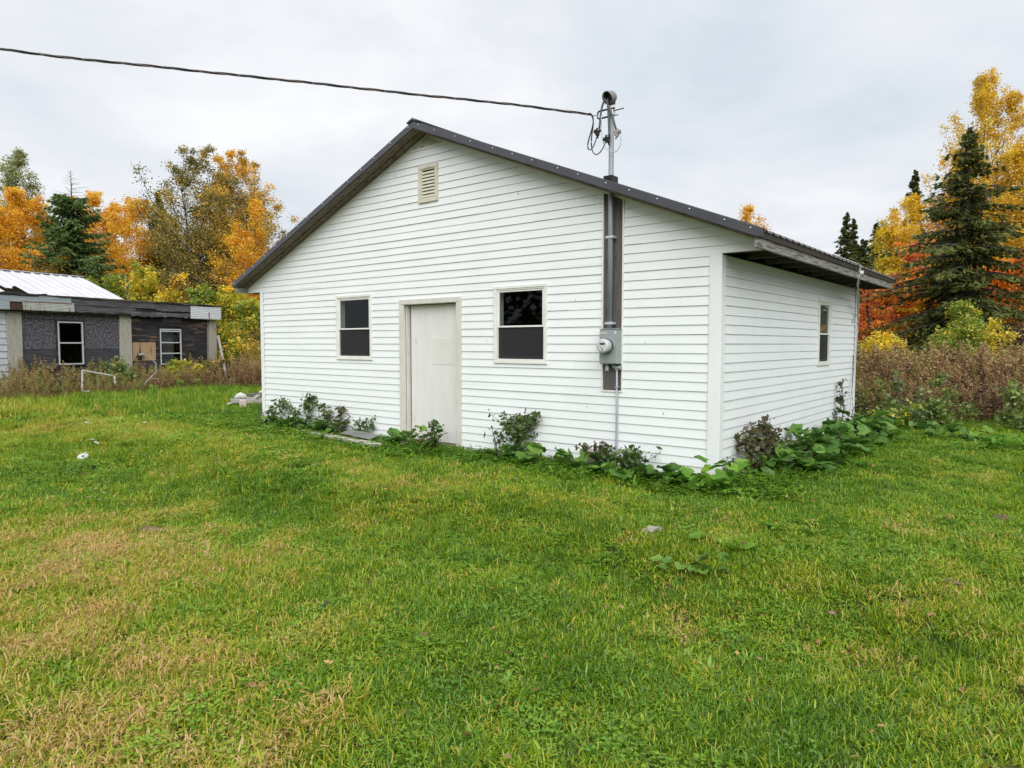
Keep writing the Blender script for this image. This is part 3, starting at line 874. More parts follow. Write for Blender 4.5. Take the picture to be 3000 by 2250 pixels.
k2 = lambda x, y: (2400 + x * 240 / 1810, 780 + y * 220 / 1659)
for pts, rr, m_ in (
    ([side_px(*k2(890, -35), .55), side_px(*k2(885, 60), .535), side_px(*k2(885, 150), .53), side_px(*k2(870, 290), .52), side_px(*k2(845, 400), .42), side_px(*k2(868, 560), .25), side_px(*k2(850, 760), .15), side_px(*k2(845, 1010), .08), side_px(*k2(850, 1050), .06), side_px(*k2(790, 1150), .04), side_px(*k2(748, 1245), .035)], 0.011, CABLEW),
    ([side_px(*k2(925, -10), .56), side_px(*k2(900, 130), .535), side_px(*k2(880, 300), .52), side_px(*k2(860, 480), .36), side_px(*k2(882, 640), .2), side_px(*k2(880, 900), .1), side_px(*k2(850, 1030), .07), side_px(*k2(855, 1250), .06), side_px(*k2(830, 1659), .06), side_px(2502, 1095, .06), side_px(2494, 1177, .10), side_px(2484, 1247, .18), side_px(2474, 1297, .3), side_px(2443, 1351, .5)], 0.009, CABLEW),
    ([side_px(2500, 1040, .05), side_px(2496, 1140, .06), side_px(2487, 1225, .08), side_px(2478, 1275, .1), side_px(2500, 1200, .06), side_px(2507, 1190, .04)], 0.006, CABLEG)):
    MB().tube(catmull(pts, 6), rr, 6).build('cable_strand', m_, hang, True)
MB().box(-0.02, 0.03, -0.03, 0.03, -0.02, 0.02).build('cable_clip', ZINC, hang).location = side_px(*k2(912, 135), .545)
# cable laid up the roof edge
MB().tube([side_px(*k2(890, -38), .55), side_px(2505, 770, .56), side_px(2470, 757, .56), side_px(2440, 745, .56)], 0.008, 6).build('cable_strand', CABLEW, hang, True)

# ------------------------------------------------------------------ the old dark building on the left  (x: along the facade to the right, y: into the building)
OBQ = Vector((-13.3, 20.8, 0))
OBA = R(25.3)
Dv = Vector((math.sin(OBA), math.cos(OBA), 0)); Iv = Vector((-math.cos(OBA), math.sin(OBA), 0))
OB_RZ = math.atan2(Dv.y, Dv.x)
old = empty('old_building', OBQ, OB_RZ, label='derelict low building with charred dark boards, grey pillars and torn tin fascia', cat='building')
CONC = surf('weathered_pillar', (0.34, 0.325, 0.27), (0.45, 0.43, 0.37), 5, 0.9, (6, 6, 0.5), 0.2, c3=(0.2, 0.185, 0.15), scale3=5, t3=0.6)


OSB = surf('weathered_strand_board', (0.045, 0.044, 0.053), (0.25, 0.245, 0.265), 17, 0.9, (1, 1, 1.0), 0.2, lo=0.42, hi=0.72, detail=4, rough_noise=0.75)

CHAR = surf('charred_plywood', (0.012, 0.012, 0.015), (0.05, 0.046, 0.048), 2.2, 0.75, (0.6, 1, 4), 0.15, c3=(0.17, 0.12, 0.08), scale3=1.6, t3=0.57)
CHAR2 = surf('dark_grey_boards', (0.035, 0.035, 0.042), (0.085, 0.083, 0.092), 4, 0.85, (0.5, 1, 6), 0.3)
FASC = surf('greyed_fascia_wood', (0.045, 0.045, 0.05), (0.15, 0.148, 0.155), 3, 0.9, (0.5, 1, 9), 0.4, c3=(0.27, 0.265, 0.265), scale3=3.5, t3=0.62)
TAN = surf('bare_tan_plywood', (0.36, 0.235, 0.125), (0.46, 0.32, 0.19), 4, 0.8, (8, 8, 0.8), 0.1, c3=(0.075, 0.06, 0.05), scale3=1.6, t3=0.55)
TINB = surf('blue_grey_tin', (0.33, 0.385, 0.43), (0.42, 0.47, 0.50), 6, 0.45, (0.3, 1, 3), 0.03, metal=0.2)
TINR = surf('rust_streaked_tin', (0.38, 0.40, 0.385), (0.46, 0.475, 0.44), 6, 0.5, (2.5, 1, 0.4), 0.03, c3=(0.30, 0.105, 0.035), scale3=4.0, t3=0.60)
TINW = surf('bright_tin', (0.60, 0.635, 0.67), (0.70, 0.725, 0.75), 5, 0.4, (0.3, 1, 4), 0.03, metal=0.2)
RUST = surf('rust', (0.16, 0.05, 0.025), (0.28, 0.10, 0.04), 12, 0.9)
ALU = surf('window_aluminium', (0.52, 0.56, 0.58), (0.60, 0.63, 0.64), 9, 0.4, metal=0.2)
WHITER = surf('white_roof_metal', (0.60, 0.60, 0.615), (0.53, 0.53, 0.55), 2, 0.45)
CLAP = surf('pale_clapboard', (0.55, 0.58, 0.62), (0.44, 0.47, 0.5), 4, 0.7)
S0, S1 = -7.5, 5.38
HW1 = (-0.38, 0.38, 0.87, 2.18); HW2 = (3.02, 3.86, 0.78, 2.03)


def ob_box(name, m, x0, x1, y0, y1, z0, z1, par=None, bev=0): return MB().box(x0, x1, y0, y1, z0, z1).build(name, m, par or old, bevel=bev)


# pillars
p1_ = ob_box('pillar', CONC, -1.77, -1.375, -0.06, 0.2, -0.1, 2.44, bev=0.01)
ob_box('pillar', CONC, 1.57, 1.965, -0.06, 0.2, -0.1, 2.44, bev=0.01)
ob_box('pillar', CONC, 5.05, 5.38, -0.06, 0.25, -0.1, 2.38, bev=0.01)
ob_box('pillar_edge', WOODGREY, 4.985, 5.045, -0.03, 0.1, -0.1, 2.38)
# boards between, cut round the windows
ob_box('strand_board', OSB, -1.37, -0.43, 0.0, 0.03, 1.342, 2.2); ob_box('strand_board', OSB, 0.43, 1.565, 0.0, 0.03, 1.342, 2.21)
ob_box('strand_board', OSB, -1.37, 1.565, 0.006, 0.036, 2.215, 2.46)
ob_box('dark_panel', CHAR2, -1.37, -0.43, 0.008, 0.03, -0.1, 1.338); ob_box('dark_panel', CHAR2, 0.43, 1.565, 0.008, 0.03, -0.1, 1.338); ob_box('dark_panel', CHAR2, -0.4295, 0.4295, 0.008, 0.03, -0.1, 0.80)
ob_box('charred_panel', CHAR, 1.97, 2.965, 0.0, 0.03, 1.55, 2.5); ob_box('charred_panel', CHAR, 3.91, 4.98, 0.0, 0.03, -0.1, 2.42)
ob_box('charred_panel', CHAR2, 1.97, 2.965, 0.006, 0.03, -0.1, 0.93); ob_box('charred_panel', CHAR2, 2.9655, 3.9095, 0.006, 0.03, -0.1, 0.70)
ob_box('tan_panel', TAN, 1.97, 2.86, -0.012, 0.0045, 0.94, 1.545)
ob_box('charred_panel', CHAR, 2.865, 2.965, 0.01, 0.03, 0.935, 1.545)
ob_box('header_board', FASC, 3.16, 3.88, -0.02, 0.02, 2.24, 2.37); ob_box('header_board', CHAR, 2.97, 3.905, -0.012, 0.025, 2.085, 2.235)
ob_box('charred_panel', CHAR, 2.97, 3.905, 0.012, 0.03, 2.2355, 2.45)
fl = MB(); fl.tube([(2.22, -0.03, 1.03), (2.22, -0.05, 1.03)], 0.11, 14); fl.build('vent_hole', BLACKP, old)
MB().tube([(2.20, -0.055, 1.13), (2.32, -0.07, 1.15), (2.42, -0.06, 1.05)], [0.05, 0.04, 0.02], 6).build('torn_flashing', TINB, old)


def old_window(h, bars, m=ALU):
    a0, a1, z0, z1 = h
    lx = lambda a, o, z: (a, o, z)
    f = MB(); frame4(f, a0 - 0.05, a1 + 0.05, z0 - 0.05, z1 + 0.03, 0.05, -0.03, 0.03, lx); fr = f.build('window', CHAR, old)
    f = MB(); frame4(f, a0 + 0.001, a1 - 0.001, z0 + 0.001, z1 - 0.021, 0.04, -0.045, 0.01, lx); f.build('window_frame', m, fr, bevel=0.004)
    for z in bars: MB().box(a0 + 0.0415, a1 - 0.0415, -0.05, 0.0, z - 0.02, z + 0.02).build('rail', m, fr)
    zs = [z0 + 0.042] + [b for bb in sorted(bars) for b in (bb - 0.021, bb + 0.021)] + [z1 - 0.062]
    for p, q in zip(zs[0::2], zs[1::2]): MB().box(a0 + 0.042, a1 - 0.042, -0.020, -0.016, p, q).build('pane', PANE, fr)
    return fr


w_ = old_window(HW1, [1.525])
w_ = old_window(HW2, [1.54, 1.17, 1.93])
# inside: a dark room with a post and a curtain
ob_box('inner_post', surf('inner_post_wood', (0.26, 0.26, 0.24), (0.34, 0.33, 0.31), 6, 0.9), -0.10, 0.08, 0.6, 0.75, 0, 2.4)
cu = MB(); n = 40
cv = [(3.15 + 0.6 * i / n, 0.25 + 0.035 * math.sin(i * 1.1), z) for z in (0.8, 2.0) for i in range(n + 1)]
cu.add(cv, [(i, i + 1, n + 2 + i, n + 1 + i) for i in range(n)]); cu.build('curtain', surf('grey_curtain', (0.22, 0.23, 0.24), (0.30, 0.31, 0.31), 4, 0.9), old)
ob_box('back_wall', INTER, S0, S1, 3.4, 3.5, -0.1, 2.8); ob_box('end_wall', CHAR, S1 - 0.06, S1 - 0.01, 0.26, 3.39, -0.1, 2.36); ob_box('inner_floor', INTER, S0, S1 - 0.07, 0.21, 3.39, -0.08, 0.02)
# white clapboards on the far left, one board at a time
for i in range(13):
    z = 0.0 + i * 0.185
    MB().prism([(S0, -0.045, z), (-1.775, -0.045, z), (-1.775, -0.02, z + 0.19), (S0, -0.02, z + 0.19)], (0, 0.015, 0)).build('clapboard', CLAP, old)
ob_box('sheathing', SHEATH, S0, -1.78, 0.0, 0.05, -0.1, 2.45)
# fascia: rough boards and tin sheets, roof slab behind
rr_ = random.Random(4)


def rough_board(name, m, x0, x1, z0, z1, y0, y1, wob=0.02, n=14, sag=0.0):
    """a long weathered board with chewed edges"""
    T, Bm = [], []
    for i in range(n + 1):
        x = x0 + (x1 - x0) * i / n
        s = -sag * math.sin(math.pi * i / n)
        T.append((x, z1 + s + rr_.uniform(-wob, wob) * 0.5)); Bm.append((x, z0 + s + rr_.uniform(-wob, wob)))
    mb = MB()
    v = [(x, y0, z) for x, z in T] + [(x, y0, z) for x, z in Bm] + [(x, y1, z) for x, z in T] + [(x, y1, z) for x, z in Bm]
    N_ = n + 1
    fs = []
    for i in range(n):
        fs += [(i, i + 1, N_ + i + 1, N_ + i), (2 * N_ + i, 3 * N_ + i, 3 * N_ + i + 1, 2 * N_ + i + 1), (i, 2 * N_ + i, 2 * N_ + i + 1, i + 1), (N_ + i, N_ + i + 1, 3 * N_ + i + 1, 3 * N_ + i)]
    fs += [(0, N_, 3 * N_, 2 * N_), (n, 2 * N_ + n, 3 * N_ + n, N_ + n)]
    mb.add(v, fs)
    return mb.build(name, m, old)


rough_board('fascia_board', FASC, S0, -0.98, 2.80, 2.90, -0.25, -0.2, 0.02)
rough_board('fascia_board', FASC, -0.35, 2.75, 2.665, 2.875, -0.26, -0.22, 0.012)
rough_board('fascia_board', FASC, 2.76, 4.12, 2.60, 2.845, -0.26, -0.22, 0.015)
rough_board('fascia_board', FASC, -0.15, 2.0, 2.455, 2.69, -0.235, -0.205, 0.014)
rough_board('fascia_board', FASC, 1.85, 4.12, 2.40, 2.545, -0.24, -0.205, 0.03, 22)
ob_box('fascia_back', CHAR, S0, S1 - 0.02, -0.19, -0.15, 2.40, 2.82)
ob_box('soffit', CHAR, S0, S1 - 0.02, -0.149, -0.001, 2.46, 2.49)


def tin(name, m, x0, x1, z0, z1, y, ribs):
    prof = []
    for i in range(ribs * 4 + 1):
        z = z0 + (z1 - z0) * i / (ribs * 4)
        prof.append((z, (0, 0.0, 0.007, 0.007)[i % 4]))
    mb = MB(); v = []
    for z, d in prof: v += [(x0, y - d, z), (x1, y - d, z), (x1, y - d + 0.003, z), (x0, y - d + 0.003, z)]
    fs = []
    for i in range(len(prof) - 1):
        a, b = 4 * i, 4 * i + 4
        fs += [(a, a + 1, b + 1, b), (a + 3, b + 3, b + 2, a + 2), (a, b, b + 3, a + 3), (a + 1, a + 2, b + 2, b + 1)]
    mb.add(v, fs)
    return mb.build(name, m, old)


tin('tin_sheet', TINB, S0, -1.02, 2.665, 2.83, -0.268, 5); tin('tin_sheet', TINB, -1.015, -0.10, 2.695, 2.885, -0.272, 5)
tin('tin_sheet', TINR, -1.46, -0.99, 2.445, 2.68, -0.275, 6); tin('tin_sheet', TINR, -0.985, -0.02, 2.445, 2.692, -0.279, 6)
tin('tin_sheet', TINB, S0, -1.79, 2.44, 2.66, -0.272, 5)
tin('tin_sheet', TINW, 4.08, 4.92, 2.385, 2.82, -0.27, 7); tin('tin_sheet', TINW, 4.86, 5.40, 2.388, 2.825, -0.276, 7)
ob_box('rust_seam', RUST, 4.845, 4.875, -0.29, -0.285, 2.40, 2.64)
ob_box('rust_seam', RUST, -1.46, -0.1, -0.29, -0.286, 2.672, 2.69)
ob_box('beam_end', surf('brown_beam', (0.05, 0.028, 0.02), (0.09, 0.05, 0.035), 6, 0.9, (1, 1, 6)), -1.775, -1.475, -0.30, -0.16, 2.44, 2.635)
# low roof: dark, torn felt edge
rough_board('roof_edge', CHAR, S0, S1 + 0.02, 2.86, 2.905, -0.30, 0.6, 0.018, 60)
MB().prism([(S0, 0.61, 2.86), (S1, 0.61, 2.86), (S1, 3.39, 2.82), (S0, 3.39, 2.82)], (0, 0, 0.04)).build('roof_slab', CHAR, old)
# white metal roof rising behind, with holes torn in its lower edge
e_o, e_z, r_o, r_z = 1.15, 2.96, 3.55, 3.86
pw_ = 0.62
xs_ = 2.72
sheet = None
torn = {1: 0.0}
i = 0
while xs_ > S0:
    x1_, x0_ = xs_, xs_ - pw_ + 0.004
    lo = 0.0
    if i in (5, 8): lo = 0.26
    if i in (9,): lo = 0.36
    def P(x, f): return (x, e_o + (r_o - e_o) * f, e_z + (r_z - e_z) * f)
    mb = MB()
    kk = [0, 0.12, 0.16, 0.22, 0.26, 0.62, 0.66, 0.72, 0.76, 1.0]; hh = [0, 0, 0.045, 0.045, 0, 0, 0.03, 0.03, 0, 0]
    v = []
    jag = [lo * (0.4 + 1.0 * rr_.random()) if lo else 0.0 for _ in kk]
    for a, h, j in zip(kk, hh, jag):
        p = P(x0_ + (x1_ - x0_) * a, j); q = P(x0_ + (x1_ - x0_) * a, 1.0)
        v += [(p[0], p[1], p[2] + h), (q[0], q[1], q[2] + h)]
    mb.add(v, [(2 * a, 2 * a + 2, 2 * a + 3, 2 * a + 1) for a in range(len(kk) - 1)])
    mb.build('white_roof_panel', WHITER, old)
    xs_ -= pw_; i += 1
ob_box('ridge_cap', WHITER, S0, 2.75, 3.45, 3.75, 3.875, 3.895)
MB().prism([(S0, 3.56, 3.855), (S0, 5.9, 2.96), (S0, 5.9, 2.94), (S0, 3.56, 3.83)], (2.72 - S0, 0, 0)).build('rear_roof_slope', WHITER, old)
ob_box('charred_rafter', CHAR, -1.2, -0.9, 0.7, 2.0, 2.93, 3.02); ob_box('charred_rafter', CHAR, -1.75, -1.62, 0.7, 2.2, 2.93, 3.06); ob_box('charred_rafter', CHAR, -0.3, -0.2, 0.7, 2.0, 2.93, 3.0)
MB().prism([(2.62, 1.2, 2.88), (2.62, 5.8, 2.88), (2.62, 3.55, 3.80)], (0.05, 0, 0)).build('gable_board', CHAR, old)


def ob_pt(s, o, z): return OBQ + Dv * s + Iv * o + Vector((0, 0, z))


pole = MB().tube([(0, 0, 0), (-0.30, 0.35, 0.9), (-0.62, 0.72, 1.78)], [0.05, 0.048, 0.045], 8).build('leaning_pole', surf('greyed_pole', (0.22, 0.2, 0.19), (0.34, 0.32, 0.31), 6, 0.9, (3, 3, 0.6), 0.2), smooth=True)
pole.location = ob_pt(6.0, -0.7, 0)
pole.location = at(668, 1105, 24.2); pole.location.z = 0.0
tag(pole, 'weathered pole leaning against the right end of the derelict building', 'pole')
ob_box('door_strip', surf('dark_rust_strip', (0.04, 0.025, 0.02), (0.07, 0.045, 0.035), 6, 0.9), 5.395, 5.46, 0.0, 0.1, 1.55, 2.25)

# ------------------------------------------------------------------ things lying about
# bent white trim in the weeds
wt = MB()
q0, q1, q2, q3, q4 = (at(241, 1146, 19.0), at(241, 1085, 19.3), at(335, 1102, 19.8), at(338, 1125, 19.6), at(262, 1147, 18.9))
base_ = q0.copy()
for a, b in ((q4, q0), (q0, q1), (q1, q2), (q2, q3)): wt.tube([a - base_, b - base_], 0.026, 5)
o = wt.build('bent_trim', surf('flaking_white_paint', (0.38, 0.37, 0.35), (0.22, 0.165, 0.13), 9, 0.8, lo=0.5, hi=0.62)); o.location = base_
tag(o, 'bent white trim frame standing in the weeds before the derelict building', 'trim')
br = MB(); br.tube([(0, 0, 0), (0.15, 0.1, 0.34), (0.42, 0.2, 0.63), (0.38, 0.25, 0.9), (0.12, 0.3, 1.15)], [0.03, 0.027, 0.023, 0.016, 0.008], 6)
br.tube([(0.15, 0.1, 0.34), (0.42, 0.0, 0.45), (0.66, 0.0, 0.44)], [0.015, 0.01, 0.005], 5)
o = br.build('dead_branch', surf('bleached_bark', (0.36, 0.33, 0.29), (0.24, 0.215, 0.19), 9, 0.9), smooth=True); o.location = ground_at(410, 1152)
tag(o, 'bare pale dead branch bent upright among the brown weeds', 'branch')

# lumber heap behind the left corner of the house
heapc = ground_at(720, 1188)
lum = [surf('lumber_grey', (0.30, 0.275, 0.255), (0.42, 0.39, 0.365), 5, 0.9, (0.6, 8, 8), 0.2), surf('lumber_dark', (0.085, 0.075, 0.07), (0.17, 0.155, 0.145), 5, 0.9, (0.6, 8, 8), 0.2), surf('lumber_white', (0.62, 0.6, 0.57), (0.40, 0.36, 0.33), 5, 0.8, (1, 6, 6), 0.1)]


def stick(name, m, a, b, w, h, label, cat='board', group='boards of the lumber heap'):
    a, b = Vector(a), Vector(b)
    L_ = (b - a).length
    mb = MB().box(-L_ / 2, L_ / 2, -w / 2, w / 2, -h / 2, h / 2)
    o = mb.build(name, m, bevel=0.006)
    d = (b - a).normalized()
    o.location = (a + b) / 2
    o.rotation_euler = (0, -math.asin(max(-1, min(1, d.z))), math.atan2(d.y, d.x))
    return tag(o, label, cat, group)


hx = lambda x, y, Y: at(650 + x * 200 / 2212, 1100 + y * 150 / 1659, Y)
stick('board', lum[0], hx(290, 800, 16.4), hx(1700, 830, 16.9), 0.20, 0.055, 'long grey board lying level along the front of the lumber heap')
stick('board', lum[0], hx(360, 860, 16.3), hx(1500, 880, 16.8), 0.16, 0.05, 'grey plank directly under the long level board of the heap')
stick('board', lum[2], hx(220, 925, 16.2), hx(400, 850, 16.5), 0.10, 0.03, 'short pale stick poking out at the left end of the lumber heap')
stick('board', lum[2], hx(800, 905, 16.5), hx(1700, 905, 16.9), 0.12, 0.04, 'white painted strip low under the lumber heap')
stick('board', lum[1], hx(830, 625, 17.6), hx(1700, 600, 17.9), 0.25, 0.06, 'dark rotten plank on top of the lumber heap')
stick('board', lum[1], hx(960, 665, 17.3), hx(1700, 680, 17.6), 0.2, 0.05, 'second dark plank below the rotten top plank of the heap')
stick('board', lum[0], hx(1040, 770, 16.6), hx(1190, 650, 17.2), 0.09, 0.05, 'brown stick slanting up across the dark planks of the heap')
stick('board', lum[2], hx(1230, 555, 17.8), hx(1420, 420, 18.0), 0.08, 0.03, 'thin white lath sticking up behind the lumber heap')
stick('board', lum[0], hx(800, 745, 16.9), hx(1700, 765, 17.2), 0.22, 0.05, 'pale grey board between the long board and the dark planks')
blk = MB().box(-0.075, 0.075, -0.07, 0.07, 0, 0.20).build('wood_block', surf('pinkish_block', (0.52, 0.43, 0.38), (0.62, 0.55, 0.5), 7, 0.9, (6, 6, 1)), bevel=0.01)
pb = ground_at(711, 1197); blk.location = pb; blk.rotation_euler = (0, 0.04, 0.4)
tag(blk, 'small pale wooden block propping the lumber heap', 'block')
st = MB().tube([(-0.16, 0, 0), (-0.1, 0, 0.03), (0, 0, 0.06), (0.1, 0, 0.03), (0.16, 0, 0)], [0.02, 0.07, 0.10, 0.08, 0.02], 8).build('stone', surf('whitish_stone', (0.6, 0.59, 0.58), (0.45, 0.44, 0.43), 9, 0.9), smooth=True)
st.location = hx(610, 750, 17.0); tag(st, 'whitish rounded lump lying on the lumber heap', 'stone')

# boards by the door
stick('plank', surf('pale_plank_wood', (0.40, 0.365, 0.325), (0.53, 0.49, 0.45), 5, 0.9, (0.6, 8, 8), 0.25, c3=(0.2, 0.18, 0.155), scale3=6, t3=0.62), loc_pt(7.05, 0.30, 0.06), loc_pt(4.72, 0.62, 0.07), 0.15, 0.04, 'long pale weathered plank lying in the grass left of the door', 'plank', None)
sc = MB().prism([(-0.34, 0, 0), (0.36, -0.12, 0.0), (0.40, 0.06, 0.05), (-0.26, 0.14, 0.05)], (0, 0, 0.006)).build('metal_scrap', surf('scrap_grey', (0.13, 0.13, 0.125), (0.20, 0.2, 0.19), 5, 0.6))
sc.location = loc_pt(5.45, 0.40, 0.115); sc.rotation_euler = (0, 0.05, RZ + 0.15); tag(sc, 'thin flat scrap sheet lying across the plank by the door', 'scrap')

# ------------------------------------------------------------------ trees
BARK = surf('grey_bark', (0.10, 0.09, 0.08), (0.18, 0.165, 0.15), 7, 0.95, (3, 3, 0.6), 0.4)
BARKD = surf('dark_bark', (0.035, 0.03, 0.028), (0.075, 0.066, 0.06), 7, 0.95, (3, 3, 0.6), 0.4)
BIRCH = surf('birch_bark', (0.44, 0.42, 0.38), (0.56, 0.54, 0.50), 6, 0.8, (1, 1, 3), 0.2, c3=(0.06, 0.05, 0.045), scale3=7, t3=0.6)
ORANGE = leaf_mat('orange_leaves', [(0.0, (0.500, 0.240, 0.010)), (0.35, (0.800, 0.405, 0.011)), (0.7, (0.930, 0.570, 0.016)), (1.0, (0.930, 0.750, 0.048))], 0.50)
YELLOW = leaf_mat('yellow_leaves', [(0.0, (0.432, 0.297, 0.014)), (0.35, (0.720, 0.459, 0.014)), (0.7, (0.930, 0.634, 0.022)), (1.0, (0.930, 0.810, 0.084))], 0.50)
OLIVE = leaf_mat('olive_brown_leaves', [(0.0, (0.09, 0.095, 0.022)), (0.4, (0.22, 0.20, 0.038)), (0.68, (0.38, 0.30, 0.04)), (0.85, (0.75, 0.42, 0.02)), (1.0, (0.92, 0.54, 0.02))], 0.42)
RED = leaf_mat('red_orange_leaves', [(0.0, (0.360, 0.074, 0.033)), (0.35, (0.744, 0.162, 0.033)), (0.65, (0.930, 0.284, 0.022)), (1.0, (0.930, 0.486, 0.022))], 0.48)
YGREEN = leaf_mat('yellow_green_leaves', [(0.0, (0.117, 0.182, 0.020)), (0.35, (0.260, 0.364, 0.028)), (0.62, (0.468, 0.476, 0.028)), (0.82, (0.858, 0.602, 0.020)), (1.0, (0.930, 0.658, 0.022))], 0.45)
GREENL = leaf_mat('green_leaves', [(0.0, (0.063, 0.109, 0.033)), (0.5, (0.154, 0.232, 0.052)), (1.0, (0.336, 0.406, 0.078))], 0.40)
PALEGR = leaf_mat('pale_thin_leaves', [(0.0, (0.169, 0.203, 0.054)), (0.5, (0.325, 0.351, 0.096)), (1.0, (0.429, 0.432, 0.168))], 0.40)
NEEDLE = leaf_mat('spruce_needles', [(0.0, (0.040, 0.047, 0.015)), (0.5, (0.086, 0.101, 0.029)), (1.0, (0.18, 0.195, 0.055))], 0.14, gloss=0.008)
NEEDLE2 = leaf_mat('soft_needles', [(0.0, (0.055, 0.095, 0.030)), (0.5, (0.115, 0.18, 0.055)), (1.0, (0.22, 0.28, 0.085))], 0.2, gloss=0.01)
BROWNL = leaf_mat('brown_leaves', [(0.0, (0.06, 0.035, 0.025)), (0.5, (0.14, 0.075, 0.045)), (1.0, (0.30, 0.16, 0.06))], 0.3)


def envelope(shape, h):
    if shape == 'cone': return (1 - h) ** 0.8 * np.minimum(1, 0.35 + h * 5)
    if shape == 'aspen': return np.sqrt(np.clip(np.minimum(1, (h + 0.06) / 0.28), 0, 1)) * (1 - h) ** 0.62 * 1.15 + 0.02
    if shape == 'oval': return np.sqrt(np.clip(1 - (2 * h - 0.95) ** 2 / 1.1, 0, 1))
    if shape == 'round': return np.sqrt(np.clip(1 - (2 * h - 1) ** 2, 0, 1)) ** 0.8
    if shape == 'vase': return np.clip(0.35 + 0.9 * h, 0, 1) * np.sqrt(np.clip(1 - np.clip((h - 0.6) / 0.42, 0, 1) ** 2, 0, 1))
    return np.ones_like(h)


def leafy(name, label, cat, base, H, Rr, cb, shape, leaf, n_cl, per, size, bark, seed, group=None, trunk_r=0.12, stems=1, spread=0.55, lean=(0, 0), clr=0.5, vary=0.30, vbias=None, flat=0.75, gap=0.40):
    """a broadleaved tree or bush: a limbed trunk and a crown of loose leaf clumps with gaps"""
    rng = np.random.default_rng(seed)
    root = empty(name, base, label=label, cat=cat, group=group)
    c0 = H * cb
    per_br = 6
    nbr = max(8, int(n_cl * 1.3) // per_br)
    h = rng.random(nbr * 4) ** 0.85
    ang = rng.random(nbr * 4) * 2 * np.pi
    lump = fbm(np.cos(ang) * 1.6 + h * 3.1 + seed, np.sin(ang) * 1.6 + h * 2.3 + seed * 0.7, seed, 3)
    keep = np.nonzero(lump > gap)[0][:nbr]
    h, ang, lump = h[keep], ang[keep], lump[keep]
    er = Rr * envelope(shape, h) * (0.92 + 0.8 * (lump - 0.42)) * (rng.uniform(0.62, 1.3, len(h)) if shape == 'aspen' else rng.uniform(0.45, 1.18, len(h)))
    # trunks
    mb = MB()
    starts = []
    for s in range(stems):
        a = rng.random() * 6.28
        sx_, sy_ = (0, 0) if stems == 1 else (math.cos(a) * Rr * 0.35, math.sin(a) * Rr * 0.35)
        top = H * (0.95 if stems == 1 else rng.uniform(0.75, 0.93))
        pts, rad = [], []
        wob = rng.normal(size=(6, 2)) * 0.02 * H
        for i in range(6):
            f = i / 5
            pts.append((sx_ * f ** 0.8 + lean[0] * f + wob[i, 0] * f, sy_ * f ** 0.8 + lean[1] * f + wob[i, 1] * f, top * f - 0.05))
            rad.append(trunk_r * (1 - 0.86 * f) * (1 if stems == 1 else 0.7))
        mb.tube(pts, rad, 7)
        starts.append(pts)
    # limbs that climb outwards, each carrying clumps that shrink towards its tip
    steep = {'aspen': 2.4, 'vase': 1.3, 'oval': 1.1, 'cone': 1.0, 'round': 0.7}.get(shape, 1.0)
    C, csz = [], []
    for i in range(len(h)):
        ze = c0 + (H - c0) * h[i]
        sp = starts[rng.integers(stems)]
        zs = np.clip(ze - er[i] * steep * rng.uniform(0.7, 1.3) - 0.25, 0.10 * H, sp[-1][2] * 0.97)
        zf = min(zs / sp[-1][2], 0.97)
        k = min(int(zf * 5), 4)
        q = Vector(sp[k]).lerp(Vector(sp[k + 1]), zf * 5 - k)
        p = Vector((er[i] * math.cos(ang[i]) + lean[0] * ze / H, er[i] * math.sin(ang[i]) + lean[1] * ze / H, ze))
        mid = q.lerp(p, 0.5) + Vector((0, 0, -0.10 * (p - q).length))
        r0 = max(0.010, trunk_r * 0.32 * (1 - zf * 0.6))
        mb.tube([q, mid, p], [r0, r0 * 0.6, r0 * 0.18], 5, cap=False)
        for s in rng.uniform(0.28, 1.04, per_br):
            w = q * (1 - s) ** 2 + mid * (2 * s * (1 - s)) + p * s * s if s < 1 else p
            C.append(w); csz.append((1.18 - 0.62 * s) * (0.5 + 0.5 * min(1.0, 2.2 * (1 - h[i]))))
    mb.build('trunk', bark, root, True)
    C = np.array([tuple(c) for c in C]); csz = np.array(csz)
    fine = 1.35 if size >= 0.125 and H > 5.5 else 1.0
    per = per * 1.9 * fine; size = size * 0.66 * (0.78 if fine > 1 else 1.0)
    cnt = np.maximum(3, (per * rng.uniform(0.5, 1.5, len(C))).astype(int))
    CC = np.repeat(C, cnt, 0)
    off = rng.normal(size=CC.shape) * (clr * spread * np.repeat(csz, cnt))[:, None]
    off[:, 2] *= flat
    CC = CC + off
    CC[:, 2] = np.maximum(CC[:, 2], 0.1)
    cv = np.repeat(rng.normal(0.5, vary * 0.7, len(C)), cnt)
    v = cv + rng.normal(0, vary * 0.6, len(CC))
    if vbias: v = v + vbias(CC[:, 0], CC[:, 1], CC[:, 2])
    q = quads_object('crown', leaf_quads(rng, CC, size, 0.6), np.clip(v, 0, 1), leaf, root)
    q['kind'] = 'stuff'
    return root


